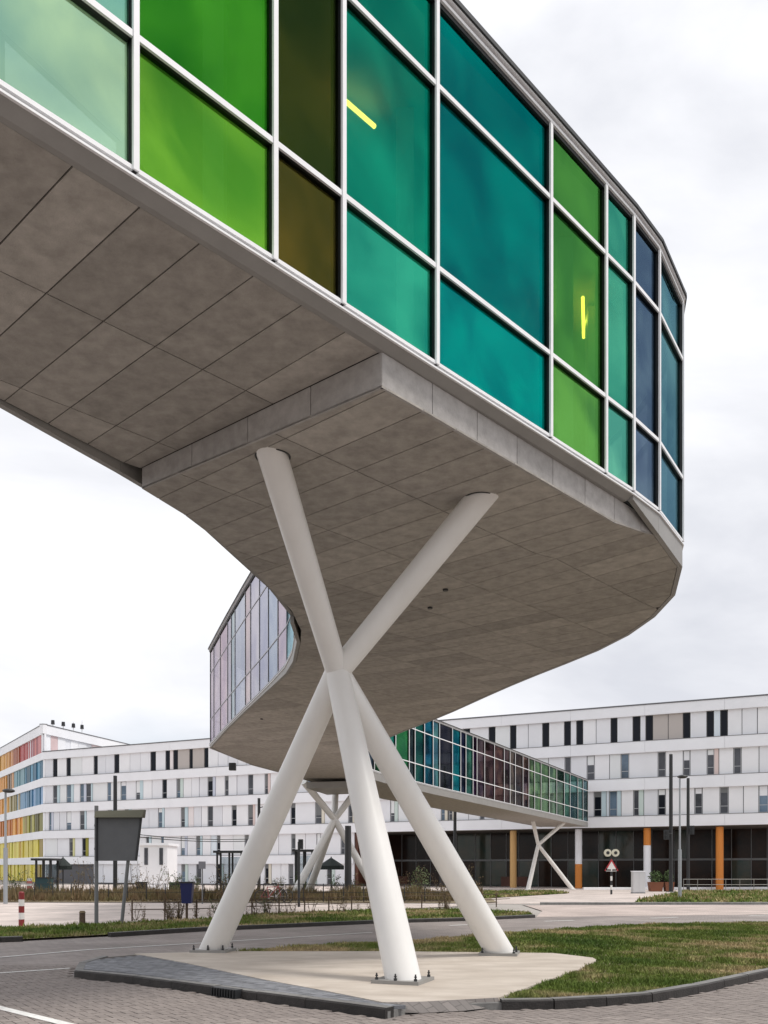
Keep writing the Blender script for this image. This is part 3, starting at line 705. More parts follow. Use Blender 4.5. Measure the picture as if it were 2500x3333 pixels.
def grass(name, poly, n, h0, label, holes=(), hgt=(.03, .09), dens_near=True, wd=.010, nest=None):
    poly = ccw(poly); x0 = min(p[0] for p in poly); x1 = max(p[0] for p in poly); y0 = min(p[1] for p in poly); y1 = max(p[1] for p in poly)
    vs = []; fs = []; c = 0; tries = 0
    while c < n and tries < n*12:
        tries += 1
        y = y0+(y1-y0)*random.random()**(1.7 if dens_near else 1); x = random.uniform(x0, x1)
        if abs(x) > .5*y+1 or not inside((x, y), poly) or any(inside((x, y), hh) for hh in holes): continue
        z = gz(y)+h0; hh = random.uniform(*hgt)*(.6+.6*math.sin(x*1.7+y*2.3)**2); a = random.uniform(0, 6.28); ww = wd*random.uniform(.6, 1.4)*(1+y*.03)
        lx, ly = random.uniform(-.6, .6)*hh, random.uniform(-.6, .6)*hh
        vs += [(x-math.cos(a)*ww, y-math.sin(a)*ww, z), (x+math.cos(a)*ww, y+math.sin(a)*ww, z), (x+lx, y+ly, z+hh)]
        fs.append((3*c, 3*c+1, 3*c+2)); c += 1
    b = MB(); b.v = vs; b.f = fs; b.mi = [0]*len(fs)
    return b.build(name, gm, None, kind='stuff', label=label, category='grass')
padp = ccw(pad)
gpoly = [pad[i] for i in (7,8,9,10,11,12,13,14,15)]
gr = isl_right+grass_back
grass_area = [tuple(v) for v in ([G(1640,3250,H)]+[V(p.x, p.y+.15) for p in isl_right[1:]]+grass_back+[G(1240,3097,H), G(1620,3101,H), G(1800,3103,H), G(1930,3118,H), G(1943,3126,H), G(1880,3158,H), G(1800,3185,H)])]
ground_poly('soil', grass_area, H-.024, M['soil'], isl)
grass('grass', grass_area, 110000, H-.03, 'patchy green and straw grass on the island', (), (.03,.075))
grass('verge_grass', [tuple(v) for v in verge], 26000, .02, 'green grass on the verge across the road', (), (.04,.12), wd=.014)
grass('lawn_grass', [tuple(v) for v in gp1], 5000, .02, 'short grass before the far support', (), (.06,.2), False, .03)
grass('lawn_grass', [tuple(v) for v in gp2], 12000, .02, 'short grass strip before the orange columns', (), (.06,.25), False, .03)
# ------------------------------------------------------------------ long white building
def FD(x): return 93.8*517/(517+.0786*(x-1905))
def F(x): return at(x, FD(x))
FA, FB = F(140), F(2640)
fu = (FB-FA).normalized(); fn = V(fu.y, -fu.x)
FLEN = (FB-FA).length
def FS(x):
    k = (x-1250)/FPX; t = (k*FA.y-FA.x)/(fu.x-k*fu.y); return t
bld = empty('long_building', (F(1300).x, F(1300).y, gz(95)), 'long white four storey building with banded facade and orange columns', 'building')
def fbox(s0, s1, z0, z1, d0, d1, name, m, parent=None, base=None, u=None, nrm=None):
    o = base or FA; u = u or fu; nn = nrm or fn
    q = MB(); q.wallbox(o+u*s0, o+u*s1, nn, d0, d1, z0, z1); return q.build(name, m, parent or bld)
ZZ = lambda z: EYE+K*z
lev = [(11.58,10.85),(9.02,8.22),(6.40,5.57),(3.70,2.93),(1.10,.36)]   # bands, top and bottom
rows = [(10.85,9.02),(8.22,6.40),(5.57,3.70),(2.93,1.10),(.36,-1.46)]
M['wp'] = [mat('wall_white_%d' % i, c, .5, 0, .03, .5) for i, c in enumerate(((.82,.825,.86,1),(.86,.86,.885,1),(.76,.77,.81,1),(.80,.815,.83,1),(.72,.79,.85,1),(.82,.76,.76,1)))]
M['joint'] = mat('joint', (.12,.12,.13,1), .8)
M['tints'] = [mat('strip_%d' % i, c, .5) for i, c in enumerate(((.55,.68,.73,1),(.60,.70,.66,1),(.74,.60,.57,1),(.74,.69,.58,1),(.58,.62,.72,1)))]
M['yellows'] = [mat('strip_y%d' % i, c, .5) for i, c in enumerate(((.62,.60,.10,1),(.30,.28,.03,1),(.70,.68,.35,1)))]
M['beige'] = mat('wall_beige', (.50,.455,.43,1), .6)
M['dglass'] = mat('dark_window_glass', (.010,.012,.018,1), .15, 0, spec=.15)
M['dglass2'] = mat('grey_window_glass', (.07,.073,.085,1), .1, 0, .6, .25, spec=.35)
M['dglass3'] = mat('blue_window_glass', (.12,.17,.23,1), .1, 0, .5, .25, spec=.4)
M['frame_w'] = mat('frame_white', (.5,.51,.53,1), .5)
sG = FS(1150)   # where the open ground floor begins
# core
q = MB(); q.wallbox(FA+fu*.05, FB, fn, -16, -.42, ZZ(2.97), ZZ(11.40)); q.build('core_wall', M['joint'], bld)
q = MB(); q.wallbox(FA+fu*.05, FA+fu*sG, fn, -16, -.42, gz(100)-.5, ZZ(2.965)); q.build('core_wall', M['joint'], bld)
for i, (t, b) in enumerate(lev):
    s1 = FLEN if i < 4 else sG
    n_ = int(s1/7.5)
    for k in range(n_):
        fbox(s1*k/n_+.008, s1*(k+1)/n_-.008, ZZ(b), ZZ(t), -.5, 0, 'band_panel', M['white_wall'])
    if i: fbox(0, s1, ZZ(t)+.002, ZZ(t)+.05, -.5, .03, 'ledge', M['coping'])
fbox(-.1, FLEN, ZZ(11.58)+.002, ZZ(11.58)+.13, -16, .06, 'roof_coping', M['coping'])
W = [
 [(167,181),(211,224),(300,312),(367,382),(485,502),(534,548),(559,574),(612,622),(660,673),(1000,1016),(1100,1118),(1320,1340),(1420,1441),(1505,1526),(1588,1609),(1658,1677),(1763,1784),(1834,1855),(1874,1895),(1986,2007),(2058,2082),(2100,2123),(2222,2245),(2299,2322),(2344,2367),(2560,2585)],
 [(167,181),(211,226),(255,268),(274,291),(344,356),(388,405),(437,451),(523,538),(570,582),(671,688),(727,739),(803,819),(857,868),(940,954),(997,1010),(1051,1064),(1113,1127),(1210,1225),(1290,1306),(1370,1388),(1480,1498),(1700,1720),(1836,1855),(1908,1933),(2019,2045),(2140,2165),(2222,2245),(2300,2324),(2387,2412),(2540,2565)],
 [(154,162),(211,226),(255,270),(345,360),(400,414),(510,523),(584,597),(671,688),(750,765),(803,819),(942,957),(1022,1043),(1130,1144),(1200,1214),(1267,1281),(1380,1394),(1432,1445),(1457,1470),(1559,1573),(1622,1639),(1720,1738),(1830,1848),(1931,1956),(1981,2007),(2060,2078),(2140,2165),(2260,2285),(2342,2370),(2469,2500),(2560,2590)],
 [(220,232),(262,274),(470,480),(519,528),(584,597),(634,647),(701,712),(792,805),(850,862),(944,957),(1026,1039),(1105,1118)],
 [(520,530),(586,598),(634,650),(700,713),(772,784),(858,870),(935,950),(1000,1014),(1060,1076)]]
rng = random.Random(3)
beige = [(0,2127,2215),(0,585,608),(0,628,655)]
nw = 0
for r, (t, b) in enumerate(rows):
    s_end = FS(2640) if r < 3 else sG
    cur = .15 if r < 4 else FS(300)
    for (x0, x1) in sorted(W[r])+[(9999, 9999)]:
        s0 = FS(x0) if x0 < 9000 else s_end; s1 = FS(x1) if x0 < 9000 else s_end
        # wall panels up to this window
        gap = s0-cur
        if gap > .25:
            n_ = max(1, round(gap/rng.uniform(1.15, 2.3))); cuts = [cur+gap*k/n_+(rng.uniform(-.2, .2) if 0 < k < n_ else 0) for k in range(n_+1)]
            for k in range(n_):
                xm = (cuts[k]+cuts[k+1])/2; m = rng.choice(M['wp'][:4]+M['wp'][:2]+M['wp'][:2])
                if cuts[k+1]-cuts[k] < 1.0: m = rng.choice(M['wp'])
                for (rr, bx0, bx1) in beige:
                    if rr == r and FS(bx0) < xm < FS(bx1): m = M['beige']
                fbox(cuts[k]+.035, cuts[k+1]-.035, ZZ(b)+.055, ZZ(t)-.003, -.42, -.30+rng.uniform(-.03, .03), 'wall_panel', m)
        if x0 < 9000:
            m = M['dglass'] if r == 0 or rng.random() < .25 else (M['dglass2'] if rng.random() < (.5 if x0 < 700 else .8) else M['dglass3'])
            w_ = fbox(s0+.02, s1-.02, ZZ(b)+.055, ZZ(t)-.003, -.42, -.385, 'window', M['frame_w'] if r else M['dark_steel'])
            q = MB(); q.wallbox(FA+fu*(s0+.07), FA+fu*(s1-.07), fn, -.384, -.37, ZZ(b)+.12, ZZ(t)-.07); q.build('pane', m, w_)
            if r: q = MB(); q.wallbox(FA+fu*(s0+.05), FA+fu*(s1-.05), fn, -.369, -.35, ZZ(b)+.75, ZZ(b)+.80); q.build('glazing_bar', M['frame_w'], w_)
            if r and rng.random() < .5:
                q = MB(); q.wallbox(FA+fu*(s0+.08), FA+fu*(s1-.08), fn, -.3695, -.362, ZZ(t)-.07-rng.choice((.5,.9,1.5)), ZZ(t)-.075); q.build('blind', M['wp'][rng.choice((0,3))] if rng.random() < .4 else M['grey_post'], w_)
            cur = s1
            if r and rng.random() < (.9 if r == 3 and x0 < 300 else (.6 if x0 < 700 else .35)):
                w2 = rng.uniform(.3, .55); fbox(s1+.0, s1+w2-.03, ZZ(b)+.055, ZZ(t)-.003, -.42, -.28, 'clad_strip', rng.choice(M['yellows'] if r == 3 and x0 < 300 else (M['tints'][:2]+M['tints'][4:]+M['tints'][:1] if x0 < 700 else M['tints']))); cur = s1+w2
        else: cur = s_end
# recessed open ground floor on the right: glazing, columns, soffit
M['shop_glass'] = mat('ground_floor_glass', (.006,.006,.007,1), .12, 0, .5, .35, spec=.2, col2=(.035,.018,.012,1))
M['low_glass'] = mat('tinted_ground_glass', (.02,.045,.04,1), .08, 0, .5, .5, spec=.4, col2=(.07,.06,.045,1))
M['brown'] = mat('brown_panel', (.10,.035,.02,1), .6, 0, .3, .6)
M['orange'] = mat('orange_paint', (.66,.23,.035,1), .5); M['sand'] = mat('sand_paint', (.60,.36,.14,1), .5)
q = MB(); q.wallbox(FA+fu*sG, FB, fn, -16, -.42, ZZ(2.86), ZZ(2.96)); q.build('ground_floor_ceiling', M['soffit_back'], bld)
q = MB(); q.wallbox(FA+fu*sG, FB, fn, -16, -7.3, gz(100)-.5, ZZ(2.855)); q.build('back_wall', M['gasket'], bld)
q = MB(); q.wallbox(FA+fu*sG, FA+fu*(sG+.4), fn, -7.2, -.45, gz(100)-.5, ZZ(2.855)); q.build('end_wall', M['brown'], bld)
s = sG+.5; zb_ = gz(100)
while s < FLEN-2:
    wd = rng.choice((1.5, 1.9, 2.3))
    fbox(s+.04, s+wd-.04, zb_, ZZ(.55), -7.28, -7.22, 'ground_glass', M['shop_glass'] if rng.random() < .7 else M['low_glass']); fbox(s+.04, s+wd-.04, ZZ(.72), ZZ(2.83), -7.28, -7.22, 'ground_glass', M['shop_glass'] if rng.random() < .75 else M['low_glass'])
    fbox(s-.03, s+.03, zb_, ZZ(2.85), -7.28, -7.14, 'ground_mullion', M['grey_post']); s += wd
fbox(sG+.5, FLEN, ZZ(.56), ZZ(.71), -7.28, -7.16, 'ground_transom', M['grey_post'])
for x, (m1, m2, f) in {1430:('dark_steel','dark_steel',1),1662:('sand','sand',1),1876:('white_wall','orange',.42),2101:('orange','white_wall',.72),2339:('orange','orange',1),2570:('orange','orange',1)}.items():
    s0 = FS(x); z0 = zb_-.1; z1 = ZZ(2.855); zm = z0+(z1-z0)*f
    c = bpy.data.objects.new('column', None); COL.objects.link(c); c.parent = bld; c.matrix_parent_inverse = bld.matrix_world.inverted()
    pc = FA+fu*s0-fn*.9
    q = MB(); q.tube((pc.x,pc.y,z0), (pc.x,pc.y,zm-.002), .36, n=20); q.build('column_shaft', M[m2], c, True)
    if f < 1: q = MB(); q.tube((pc.x,pc.y,zm), (pc.x,pc.y,z1), .36, n=20); q.build('column_shaft', M[m1], c, True)
for x0, x1, m in ((1560,1650,'brown'),(2290,2318,'brown'),(1195,1240,'brown')):
    fbox(FS(x0), FS(x1), zb_, zb_+1.1, -7.1, -7.0, 'low_panel', M[m])
# grey overhang at the left end
fbox(FS(163), FS(300), gz(110)-.3, ZZ(.33), -3.2, -3.0, 'recessed_wall', mat('grey_clad', (.22,.22,.23,1), .6, 0, .1, 2))
for x0, x1 in ((176,184),(213,224)): fbox(FS(x0), FS(x1), ZZ(-1.3), ZZ(.28), -2.99, -2.95, 'window', M['dglass'])
# left wing, coloured facade
lu = V(-.546, .838).normalized(); ln_ = V(-lu.y, lu.x)*1.0
if ln_.dot(FA) > 0: ln_ = -ln_
ru = V(.282, .959).normalized(); rn = V(ru.y, -ru.x)
if rn.dot(FA) > 0: rn = -rn
WL = 48
q = MB(); q.prism([tuple(FA+fu*.3-ln_*.0-ln_*.45), tuple(FA+lu*WL-ln_*.45), tuple(FA+lu*WL+fu*14), tuple(FA+fu*14-fn*.5), tuple(FA+fu*.3-fn*.45)], gz(120)-.5, ZZ(11.5)); q.build('wing_core', M['wp'][2], bld)
lev2 = [(14.35,13.45)]+lev
rows2 = [(13.45,11.62)]+rows
for i, (t, b) in enumerate(lev2): 
    for k in range(6): fbox(WL*k/6+.01, WL*(k+1)/6-.01, ZZ(b), ZZ(t), -.5, 0, 'band_panel', M['white_wall'], base=FA, u=lu, nrm=ln_)
def cm(rgb): return mat('clad_%d_%d_%d' % rgb, srgb(*rgb), .45, 0, .08, 1)
pal2 = [[(196,120,120),(150,60,70),(200,110,100),(170,60,60),(205,130,100),(160,90,60),(200,140,90),(190,130,50),(215,160,70)],
        [(20,90,120),(90,150,180),(30,80,100),(60,120,150),(110,150,160),(200,150,100),(140,120,100),(215,150,60)],
        [(130,165,200),(80,130,165),(60,110,140),(110,150,180),(180,165,130),(160,150,110),(225,180,110),(220,150,50)],
        [(120,115,20),(90,85,15),(170,165,70),(150,130,50),(225,160,60),(190,110,30),(225,150,60),(200,120,40)],
        [(150,130,40),(220,205,60),(215,200,90),(230,160,150),(210,190,60),(225,215,90),(200,170,60),(230,210,80)],
        [(150,130,40),(220,205,60),(215,200,90),(230,160,150),(210,190,60),(225,215,90),(200,170,60),(230,210,80)]]
for r, (t, b) in enumerate(rows2):
    s = .9; k = 0; t_ = t
    fbox(.03, .9, ZZ(b)+.01, ZZ(t)-.003, -.45, -.2, 'corner_panel', M['white_wall'], base=FA, u=lu, nrm=ln_)
    while s < WL-1.5:
        wd = rng.uniform(.8, 1.7); f = s/30
        idx = min(len(pal2[r])-1, int(f*len(pal2[r])+rng.uniform(-.8, .8))); idx = max(0, idx)
        c = pal2[r][idx]; 
        fbox(s+.03, s+wd-.03, ZZ(b)+.01, ZZ(t)-.003, -.45, -.2+rng.uniform(-.08, .1), 'clad_panel', cm(c), base=FA, u=lu, nrm=ln_)
        if rng.random() < .4: fbox(s+wd, s+wd+.5, ZZ(b)+.01, ZZ(t)-.003, -.45, -.38, 'window', M['dglass2'], base=FA, u=lu, nrm=ln_); s += .5
        s += wd
# top storey
q = MB(); q.prism([tuple(FA-ln_*.46-rn*.46+(lu+ru)*.1), tuple(FA+lu*WL-ln_*.48), tuple(FA+lu*WL+ru*30+fu*6), tuple(FA+ru*44-rn*.48)], ZZ(11.5)+.01, ZZ(14.3)); q.build('top_storey_core', M['wp'][0], bld)
fbox(0, 45, ZZ(13.45), ZZ(14.35), -.5, 0, 'band_panel', M['white_wall'], base=FA, u=ru, nrm=rn)
fbox(0, 46, ZZ(14.35)+.002, ZZ(14.35)+.12, -.6, .05, 'roof_coping', M['coping'], base=FA, u=ru, nrm=rn)
fbox(0, WL, ZZ(14.35)+.002, ZZ(14.35)+.12, -.6, .05, 'roof_coping', M['coping'], base=FA, u=lu, nrm=ln_)
for a, b_, m in ((.2,2.0,M['white_wall']),(2.0,3.6,cm((215,190,190))),(3.6,5.4,M['wp'][1]),(6.6,8.6,M['wp'][1]),(8.6,10.6,M['wp'][0]),(12,14.5,cm((225,205,205))),(14.5,18,M['wp'][1]),(19.5,24,M['wp'][0]),(24,30,M['wp'][1])):
    fbox(a+.03, b_-.03, ZZ(11.62), ZZ(13.44), -.45, -.2, 'wall_panel', m, base=FA, u=ru, nrm=rn)
for a, b_ in ((5.4,6.6),(10.6,12.0),(18,19.5)): fbox(a, b_, ZZ(11.62), ZZ(13.44), -.45, -.38, 'window', M['dglass2'] if a < 6 else cm((90,40,60)), base=FA, u=ru, nrm=rn)
for x, dd in ((172,131),(206,133),(239,135),(267,137)):
    p = at(x, dd); q = MB(); q.tube((p.x,p.y,ZZ(14.2)), (p.x,p.y,EYE+(HY-2357+(x-172)*.12)*dd/FPX), .07, n=8)
    q.build('vent_pipe', M['alu'], bld); q = MB(); z = EYE+(HY-2350+(x-172)*-.16)*dd/FPX; q.tube((p.x,p.y,z-.35), (p.x,p.y,z+.25), .28, .24, n=10); q.build('vent_cowl', M['dark_steel'], bld)
# small white annex
an = at(500, 84); az = gz(84)
ann = empty('annex', (an.x, an.y, az), 'small flat-roofed white annex right of the grey sign board', 'building')
ax0, ax1 = (455-1250)*84/FPX, (545-1250)*84/FPX
q = MB(); q.box(ax0, ax1, 84, 88, az, EYE+(HY-2752)*84/FPX); q.build('wall', M['wp'][1], ann)
q = MB(); q.box(ax0-.15, ax1+.15, 83.8, 88.2, EYE+(HY-2752)*84/FPX+.002, EYE+(HY-2744)*84/FPX); q.build('roof', M['white_wall'], ann)
for x in (470, 519):
    a = (x-1250)*84/FPX; q = MB(); q.box(a, a+.33, 83.95, 84.0-.001, EYE+(HY-2815)*84/FPX, EYE+(HY-2760)*84/FPX); q.build('window', M['dglass2'], ann)
# ------------------------------------------------------------------ street furniture
def pt(x, y): g_ = G(x, y); return g_.x, g_.y, gz(g_.y)
def hz(y, D): return EYE+(HY-y)*D/FPX
# back of the large sign
x, y, z = pt(370, 3012); D = y
s = empty('sign_board', (x, y, z), 'dark grey back of a big road sign board on two posts', 'sign board')
L0, R0 = (318-1250)*D/FPX, (462-1250)*D/FPX
zt_, zb2 = hz(2643, D), hz(2802, D)
q = MB(); q.hexa([(L0,D-.03,zb2),(R0-.15,D-.03,zb2),(R0-.15,D+.0,zb2),(L0,D+.0,zb2),(L0,D-.03,zt_-.1),(R0,D-.03,zt_-.1),(R0,D+.0,zt_-.1),(L0,D+.0,zt_-.1)]); q.build('board', mat('sign_grey', (.115,.118,.125,1), .5, 0, .06, 4), s)
q = MB(); q.hexa([(L0-.03,D-.22,zt_-.16),(R0+.06,D-.22,zt_-.16),(R0+.06,D+.1,zt_-.16),(L0-.03,D+.1,zt_-.16),(L0-.03,D-.1,zt_+.02),(R0+.09,D-.1,zt_+.06),(R0+.09,D+.1,zt_+.06),(L0-.03,D+.1,zt_+.02)]); q.build('hood', mat('hood', (.10,.095,.06,1), .5), s)
for xa, xb in ((L0-.02, L0-.02), (R0+.0, R0-.15)):
    q = MB(); q.tube((xb, D-.05, zb2), (xa, D-.05, zt_-.1), .035, n=8); q.build('edge_frame', M['dark_steel'], s)
q = MB(); q.tube((L0-.06,D+.08,z), (L0-.06,D+.08,hz(2622,D)), .055, n=12); q.build('post', M['grey_post'], s, True)
q = MB(); q.tube(((393-1250)*D/FPX,D+.08,z), ((418-1250)*D/FPX,D+.08,zb2+.3), .05, n=12); q.build('post', M['grey_post'], s, True)
for zz in (zb2+.3, zt_-.4): q = MB(); q.box(L0-.1, R0-.1, D+.002, D+.05, zz, zz+.06); q.build('cross_rail', M['grey_post'], s)
# red and white bollard
x, y, z = pt(70, 3014)
s = empty('striped_bollard', (x, y, z), 'red and white striped marker bollard on the left verge', 'bollard')
for i in range(5):
    q = MB(); q.tube((x,y,z+i*.18), (x,y,z+(i+1)*.18-.002), .075, n=16); q.build('band', mat('bollard_red', (.22,.02,.02,1), .5) if i%2 == 0 else M['white_paint'], s, True)
q = MB(); q.ball((x,y,z+.9), .075, 16, 6, .5); q.build('cap', MATS['bollard_red'], s, True)
# wooden bollard
x, y, z = pt(268, 3012)
s = empty('wooden_bollard', (x, y, z), 'short weathered brown post left of the sign board', 'bollard')
q = MB(); q.tube((x,y,z), (x,y,z+.34), .085, .08, n=12); q.build('post', mat('old_wood', (.09,.06,.04,1), .9, 0, .3, 20), s, True)
q = MB(); q.tube((x,y,z+.345), (x,y,z+.40), .095, .06, n=12); q.build('cap', mat('old_wood_top', (.16,.12,.07,1), .9), s, True)
# blue litter bin
x, y, z = pt(608, 2996)
s = empty('litter_bin', (x, y, z), 'dark blue litter bin on a brown post', 'litter bin')
q = MB(); q.tube((x,y,z), (x,y,z+.6), .04, n=10); q.build('post', MATS['old_wood'], s, True)
q = MB(); q.hexa([(x-.13,y-.12,z+.52),(x+.15,y-.12,z+.52),(x+.15,y+.12,z+.52),(x-.13,y+.12,z+.52),(x-.17,y-.16,z+1.13),(x+.2,y-.16,z+1.13),(x+.2,y+.16,z+1.13),(x-.17,y+.16,z+1.13)]); q.build('container', mat('bin_blue', (.012,.018,.10,1), .4), s)
q = MB(); q.prism([(x-.19,y-.18),(x+.22,y-.18),(x+.22,y+.18),(x-.19,y+.18)], z+1.132, z+1.18); q.build('lid', M['dark_steel'], s)
# traffic signal pole
x, y, z = pt(973, 2952)
s = empty('signal_pole', (x, y, z), 'slim dark pole with a small signal head behind the near legs', 'traffic light')
q = MB(); q.tube((x,y,z), (x,y,hz(2740,y)), .055, n=10); q.build('pole', M['dark_steel'], s, True)
q = MB(); q.box(x-.02,x+.18,y-.1,y+.1,hz(2764,y),hz(2732,y)); q.build('signal_head', M['dark_steel'], s)
q = MB(); q.tube((x+.08,y-.13,hz(2740,y)),(x+.08,y-.1,hz(2740,y)),.06,n=12); q.build('lens_hood', M['gasket'], s)
# masts
def mast(x, D, ytop, r, label, arm=0, name='tram_mast', yb=None):
    p = at(x, D); z = gz(D); s = empty(name, (p.x, p.y, z), label, 'mast', 'dark masts along the tram line')
    q = MB(); q.tube((p.x,p.y,z), (p.x,p.y,hz(ytop,D)), r, r*.85, n=12); q.build('shaft', M['dark_steel'], s, True)
    q = MB(); q.prism([(p.x-r*1.8,p.y-r*1.8),(p.x+r*1.8,p.y-r*1.8),(p.x+r*1.8,p.y+r*1.8),(p.x-r*1.8,p.y+r*1.8)], z-.02, z+.04); q.build('foot_plate', M['grey_post'], s)
    if arm:
        za = hz(ytop, D)-.8; q = MB(); q.tube((p.x,p.y,za), (p.x+arm,p.y,za+.15), .04, n=8); q.build('arm', M['dark_steel'], s)
    return s
mast(375, 62, 2525, .15, 'dark mast rising behind the grey sign board')
mast(843, 76, 2598, .14, 'dark mast left of the leaning left leg', .6)
mast(1133, 50, 2688, .20, 'thick dark mast right beside the second support')
mast(1481, 82, 2618, .16, 'dark mast under the far part of the bridge')
mast(2184, 76, 2455, .17, 'tallest dark mast, before the white facade on the right')
mast(2240, 84, 2533, .16, 'shorter dark mast just right of the grey lamp post')
for x, D, yy, lab in ((2172, 75.6, 2715, 'small dark signal box fixed low on the tallest mast'), (2255, 83.6, 2700, 'small dark signal box on the shorter right mast')):
    p = at(x, D); z = hz(yy, D); s = empty('signal_box', (p.x, p.y, z), lab, 'signal')
    q = MB(); q.box(p.x-.28, p.x+.1, p.y-.15, p.y+.1, z-.45, z+.35); q.build('housing', M['dark_steel'], s)
    for k in (0, 1): q = MB(); q.tube((p.x-.09, p.y-.24, z+.15-k*.38), (p.x-.09, p.y-.151, z+.15-k*.38), .12, n=12); q.build('lens_hood', M['gasket'], s)
    q = MB(); q.tube((p.x-.1, p.y, z), (p.x+.45*(1 if x < 2200 else -1), p.y+.05, z+.05), .03, n=6); q.build('bracket', M['dark_steel'], s)
# overhead wire
a = at(380, 62); b = at(843, 76); c = at(1133, 50)
q = MB()
for z1_, off in ((hz(2708, 62), 0), (hz(2716, 62), .0)):
    pts = [Vector((a.x+(b.x-a.x)*t-.0, a.y+(b.y-a.y)*t, z1_-.25*4*t*(1-t))) for t in [i/10 for i in range(11)]]; q.path(pts, .03, 5)
q.build('overhead_wire', M['dark_steel'], None, label='pair of overhead wires strung between the masts', category='wire')
# lamp posts
def lamp_post(x, D, ytop, label, split):
    p = at(x, D); z = gz(D); s = empty('lamp_post', (p.x,p.y,z), label, 'lamp post', 'slim street lamps')
    q = MB(); q.tube((p.x,p.y,z), (p.x,p.y,hz(split,D)), .10, n=12); q.build('lower_shaft', mat('lamp_grey', (.34,.36,.38,1), .45, .3), s, True)
    q = MB(); q.tube((p.x,p.y,hz(split,D)), (p.x,p.y,hz(ytop,D)), .06, .05, n=10); q.build('upper_shaft', MATS['lamp_grey'], s, True)
    q = MB(); q.ball((p.x+.15,p.y,hz(ytop,D)), .3, 12, 6, .35); q.tube((p.x,p.y,hz(ytop,D)), (p.x+.2,p.y,hz(ytop,D)), .03, n=6); q.build('lantern', M['dark_steel'], s, True)
lamp_post(18, 44, 2574, 'slim grey lamp post at the left edge', 2760)
lamp_post(2213, 52, 2528, 'slim pale grey lamp post between two dark masts', 2765)
# warning signs on striped pole
D = 66; p = at(1990, D); z = gz(D)
s = empty('warning_sign', (p.x,p.y,z), 'triangular warning sign on a black and white banded pole', 'road sign')
for i in range(6):
    q = MB(); q.tube((p.x,p.y,z+i*.33), (p.x,p.y,z+(i+1)*.33-.002), .075, n=12); q.build('pole_band', M['white_paint'] if i%2 else M['dark_steel'], s, True)
zt2 = hz(2800, D); zb3 = hz(2832, D)
q = MB(); q.tube((p.x,p.y+.05,z+1.98), (p.x,p.y+.05,hz(2768,D)), .05, n=8); q.build('pole', M['dark_steel'], s, True)
def tri(sz, y0, y1): 
    q = MB(); c = (zb3*.66+zt2*.34); v = [(p.x-sz, y0, c-sz*.58), (p.x+sz, y0, c-sz*.58), (p.x, y0, c+sz*1.15)]; v += [(a, y1, b) for a, _, b in v]
    q.faces(v, [(0,1,2),(5,4,3),(0,3,4,1),(1,4,5,2),(2,5,3,0)]); return q
tri(.50, D-.06, D-.03).build('sign_rim', mat('sign_red', (.45,.03,.04,1), .4), s); tri(.33, D-.066, D-.061).build('sign_face', M['white_paint'], s)
q = MB(); q.box(p.x-.4, p.x+.38, D-.06, D-.03, hz(2835,D)-.02, hz(2824,D)-.03); q.build('plate', M['white_paint'], s)
for dx in (-.28, .28):
    q = MB(); c = hz(2776, D); q.tube((p.x+dx, D-.14, c), (p.x+dx, D, c), .27, n=20); lm_ = q.build('lamp_disc', mat('cream', (.62,.60,.48,1), .5), s, True)
    q = MB(); q.tube((p.x+dx, D-.16, c), (p.x+dx, D-.141, c), .12, n=16); q.build('lens', M['dark_steel'], lm_, True)
# cabinet
D = 70; a0, a1 = (2060-1250)*D/FPX, (2100-1250)*D/FPX; z = gz(D)
s = empty('street_cabinet', ((a0+a1)/2, D, z), 'pale grey street cabinet at the foot of an orange-topped column', 'cabinet')
q = MB(); q.box(a0, a1, D, D+.5, z+.06, hz(2838, D)); q.build('body', mat('cab_grey', (.58,.58,.59,1), .5), s)
q = MB(); q.box(a0-.03, a1+.03, D-.03, D+.53, hz(2838, D)+.002, hz(2836, D)+.03); q.build('roof', M['white_wall'], s)
q = MB(); q.box(a0-.02, a1+.02, D-.02, D+.52, z-.05, z+.058); q.build('plinth', M['grey_post'], s)
q = MB(); q.box(a0+.04, (a0+a1)/2-.01, D-.02, D-.001, z+.12, hz(2840, D)); q.box((a0+a1)/2+.01, a1-.04, D-.02, D-.001, z+.12, hz(2840, D)); q.build('door', MATS['cab_grey'], s)
# planters
leaf = mat('leaf_green', (.035,.075,.02,1), .7, 0, .4, 6, col2=(.09,.14,.04,1)); brown_leaf = mat('leaf_brown', (.20,.12,.065,1), .8, 0, .4, 1.2, col2=(.13,.12,.045,1))
bark = mat('bark', (.10,.07,.045,1), .9, 0, .3, 10)
def leaves(c, rx, rz_, n, sz, mb):
    for _ in range(n):
        while True:
            u = Vector((random.uniform(-1,1), random.uniform(-1,1), random.uniform(-1,1)))
            if u.length < 1: break
        p_ = Vector(c)+Vector((u.x*rx, u.y*rx, u.z*rz_)); a = Vector((random.gauss(0,1), random.gauss(0,1), random.gauss(0,1))).normalized(); b = a.cross(Vector((random.gauss(0,1), random.gauss(0,1), random.gauss(0,1)))).normalized()
        k = sz*random.uniform(.6, 1.3); mb.faces([p_-a*k, p_+b*k*.5, p_+a*k, p_-b*k*.5], [(0,1,2,3)])
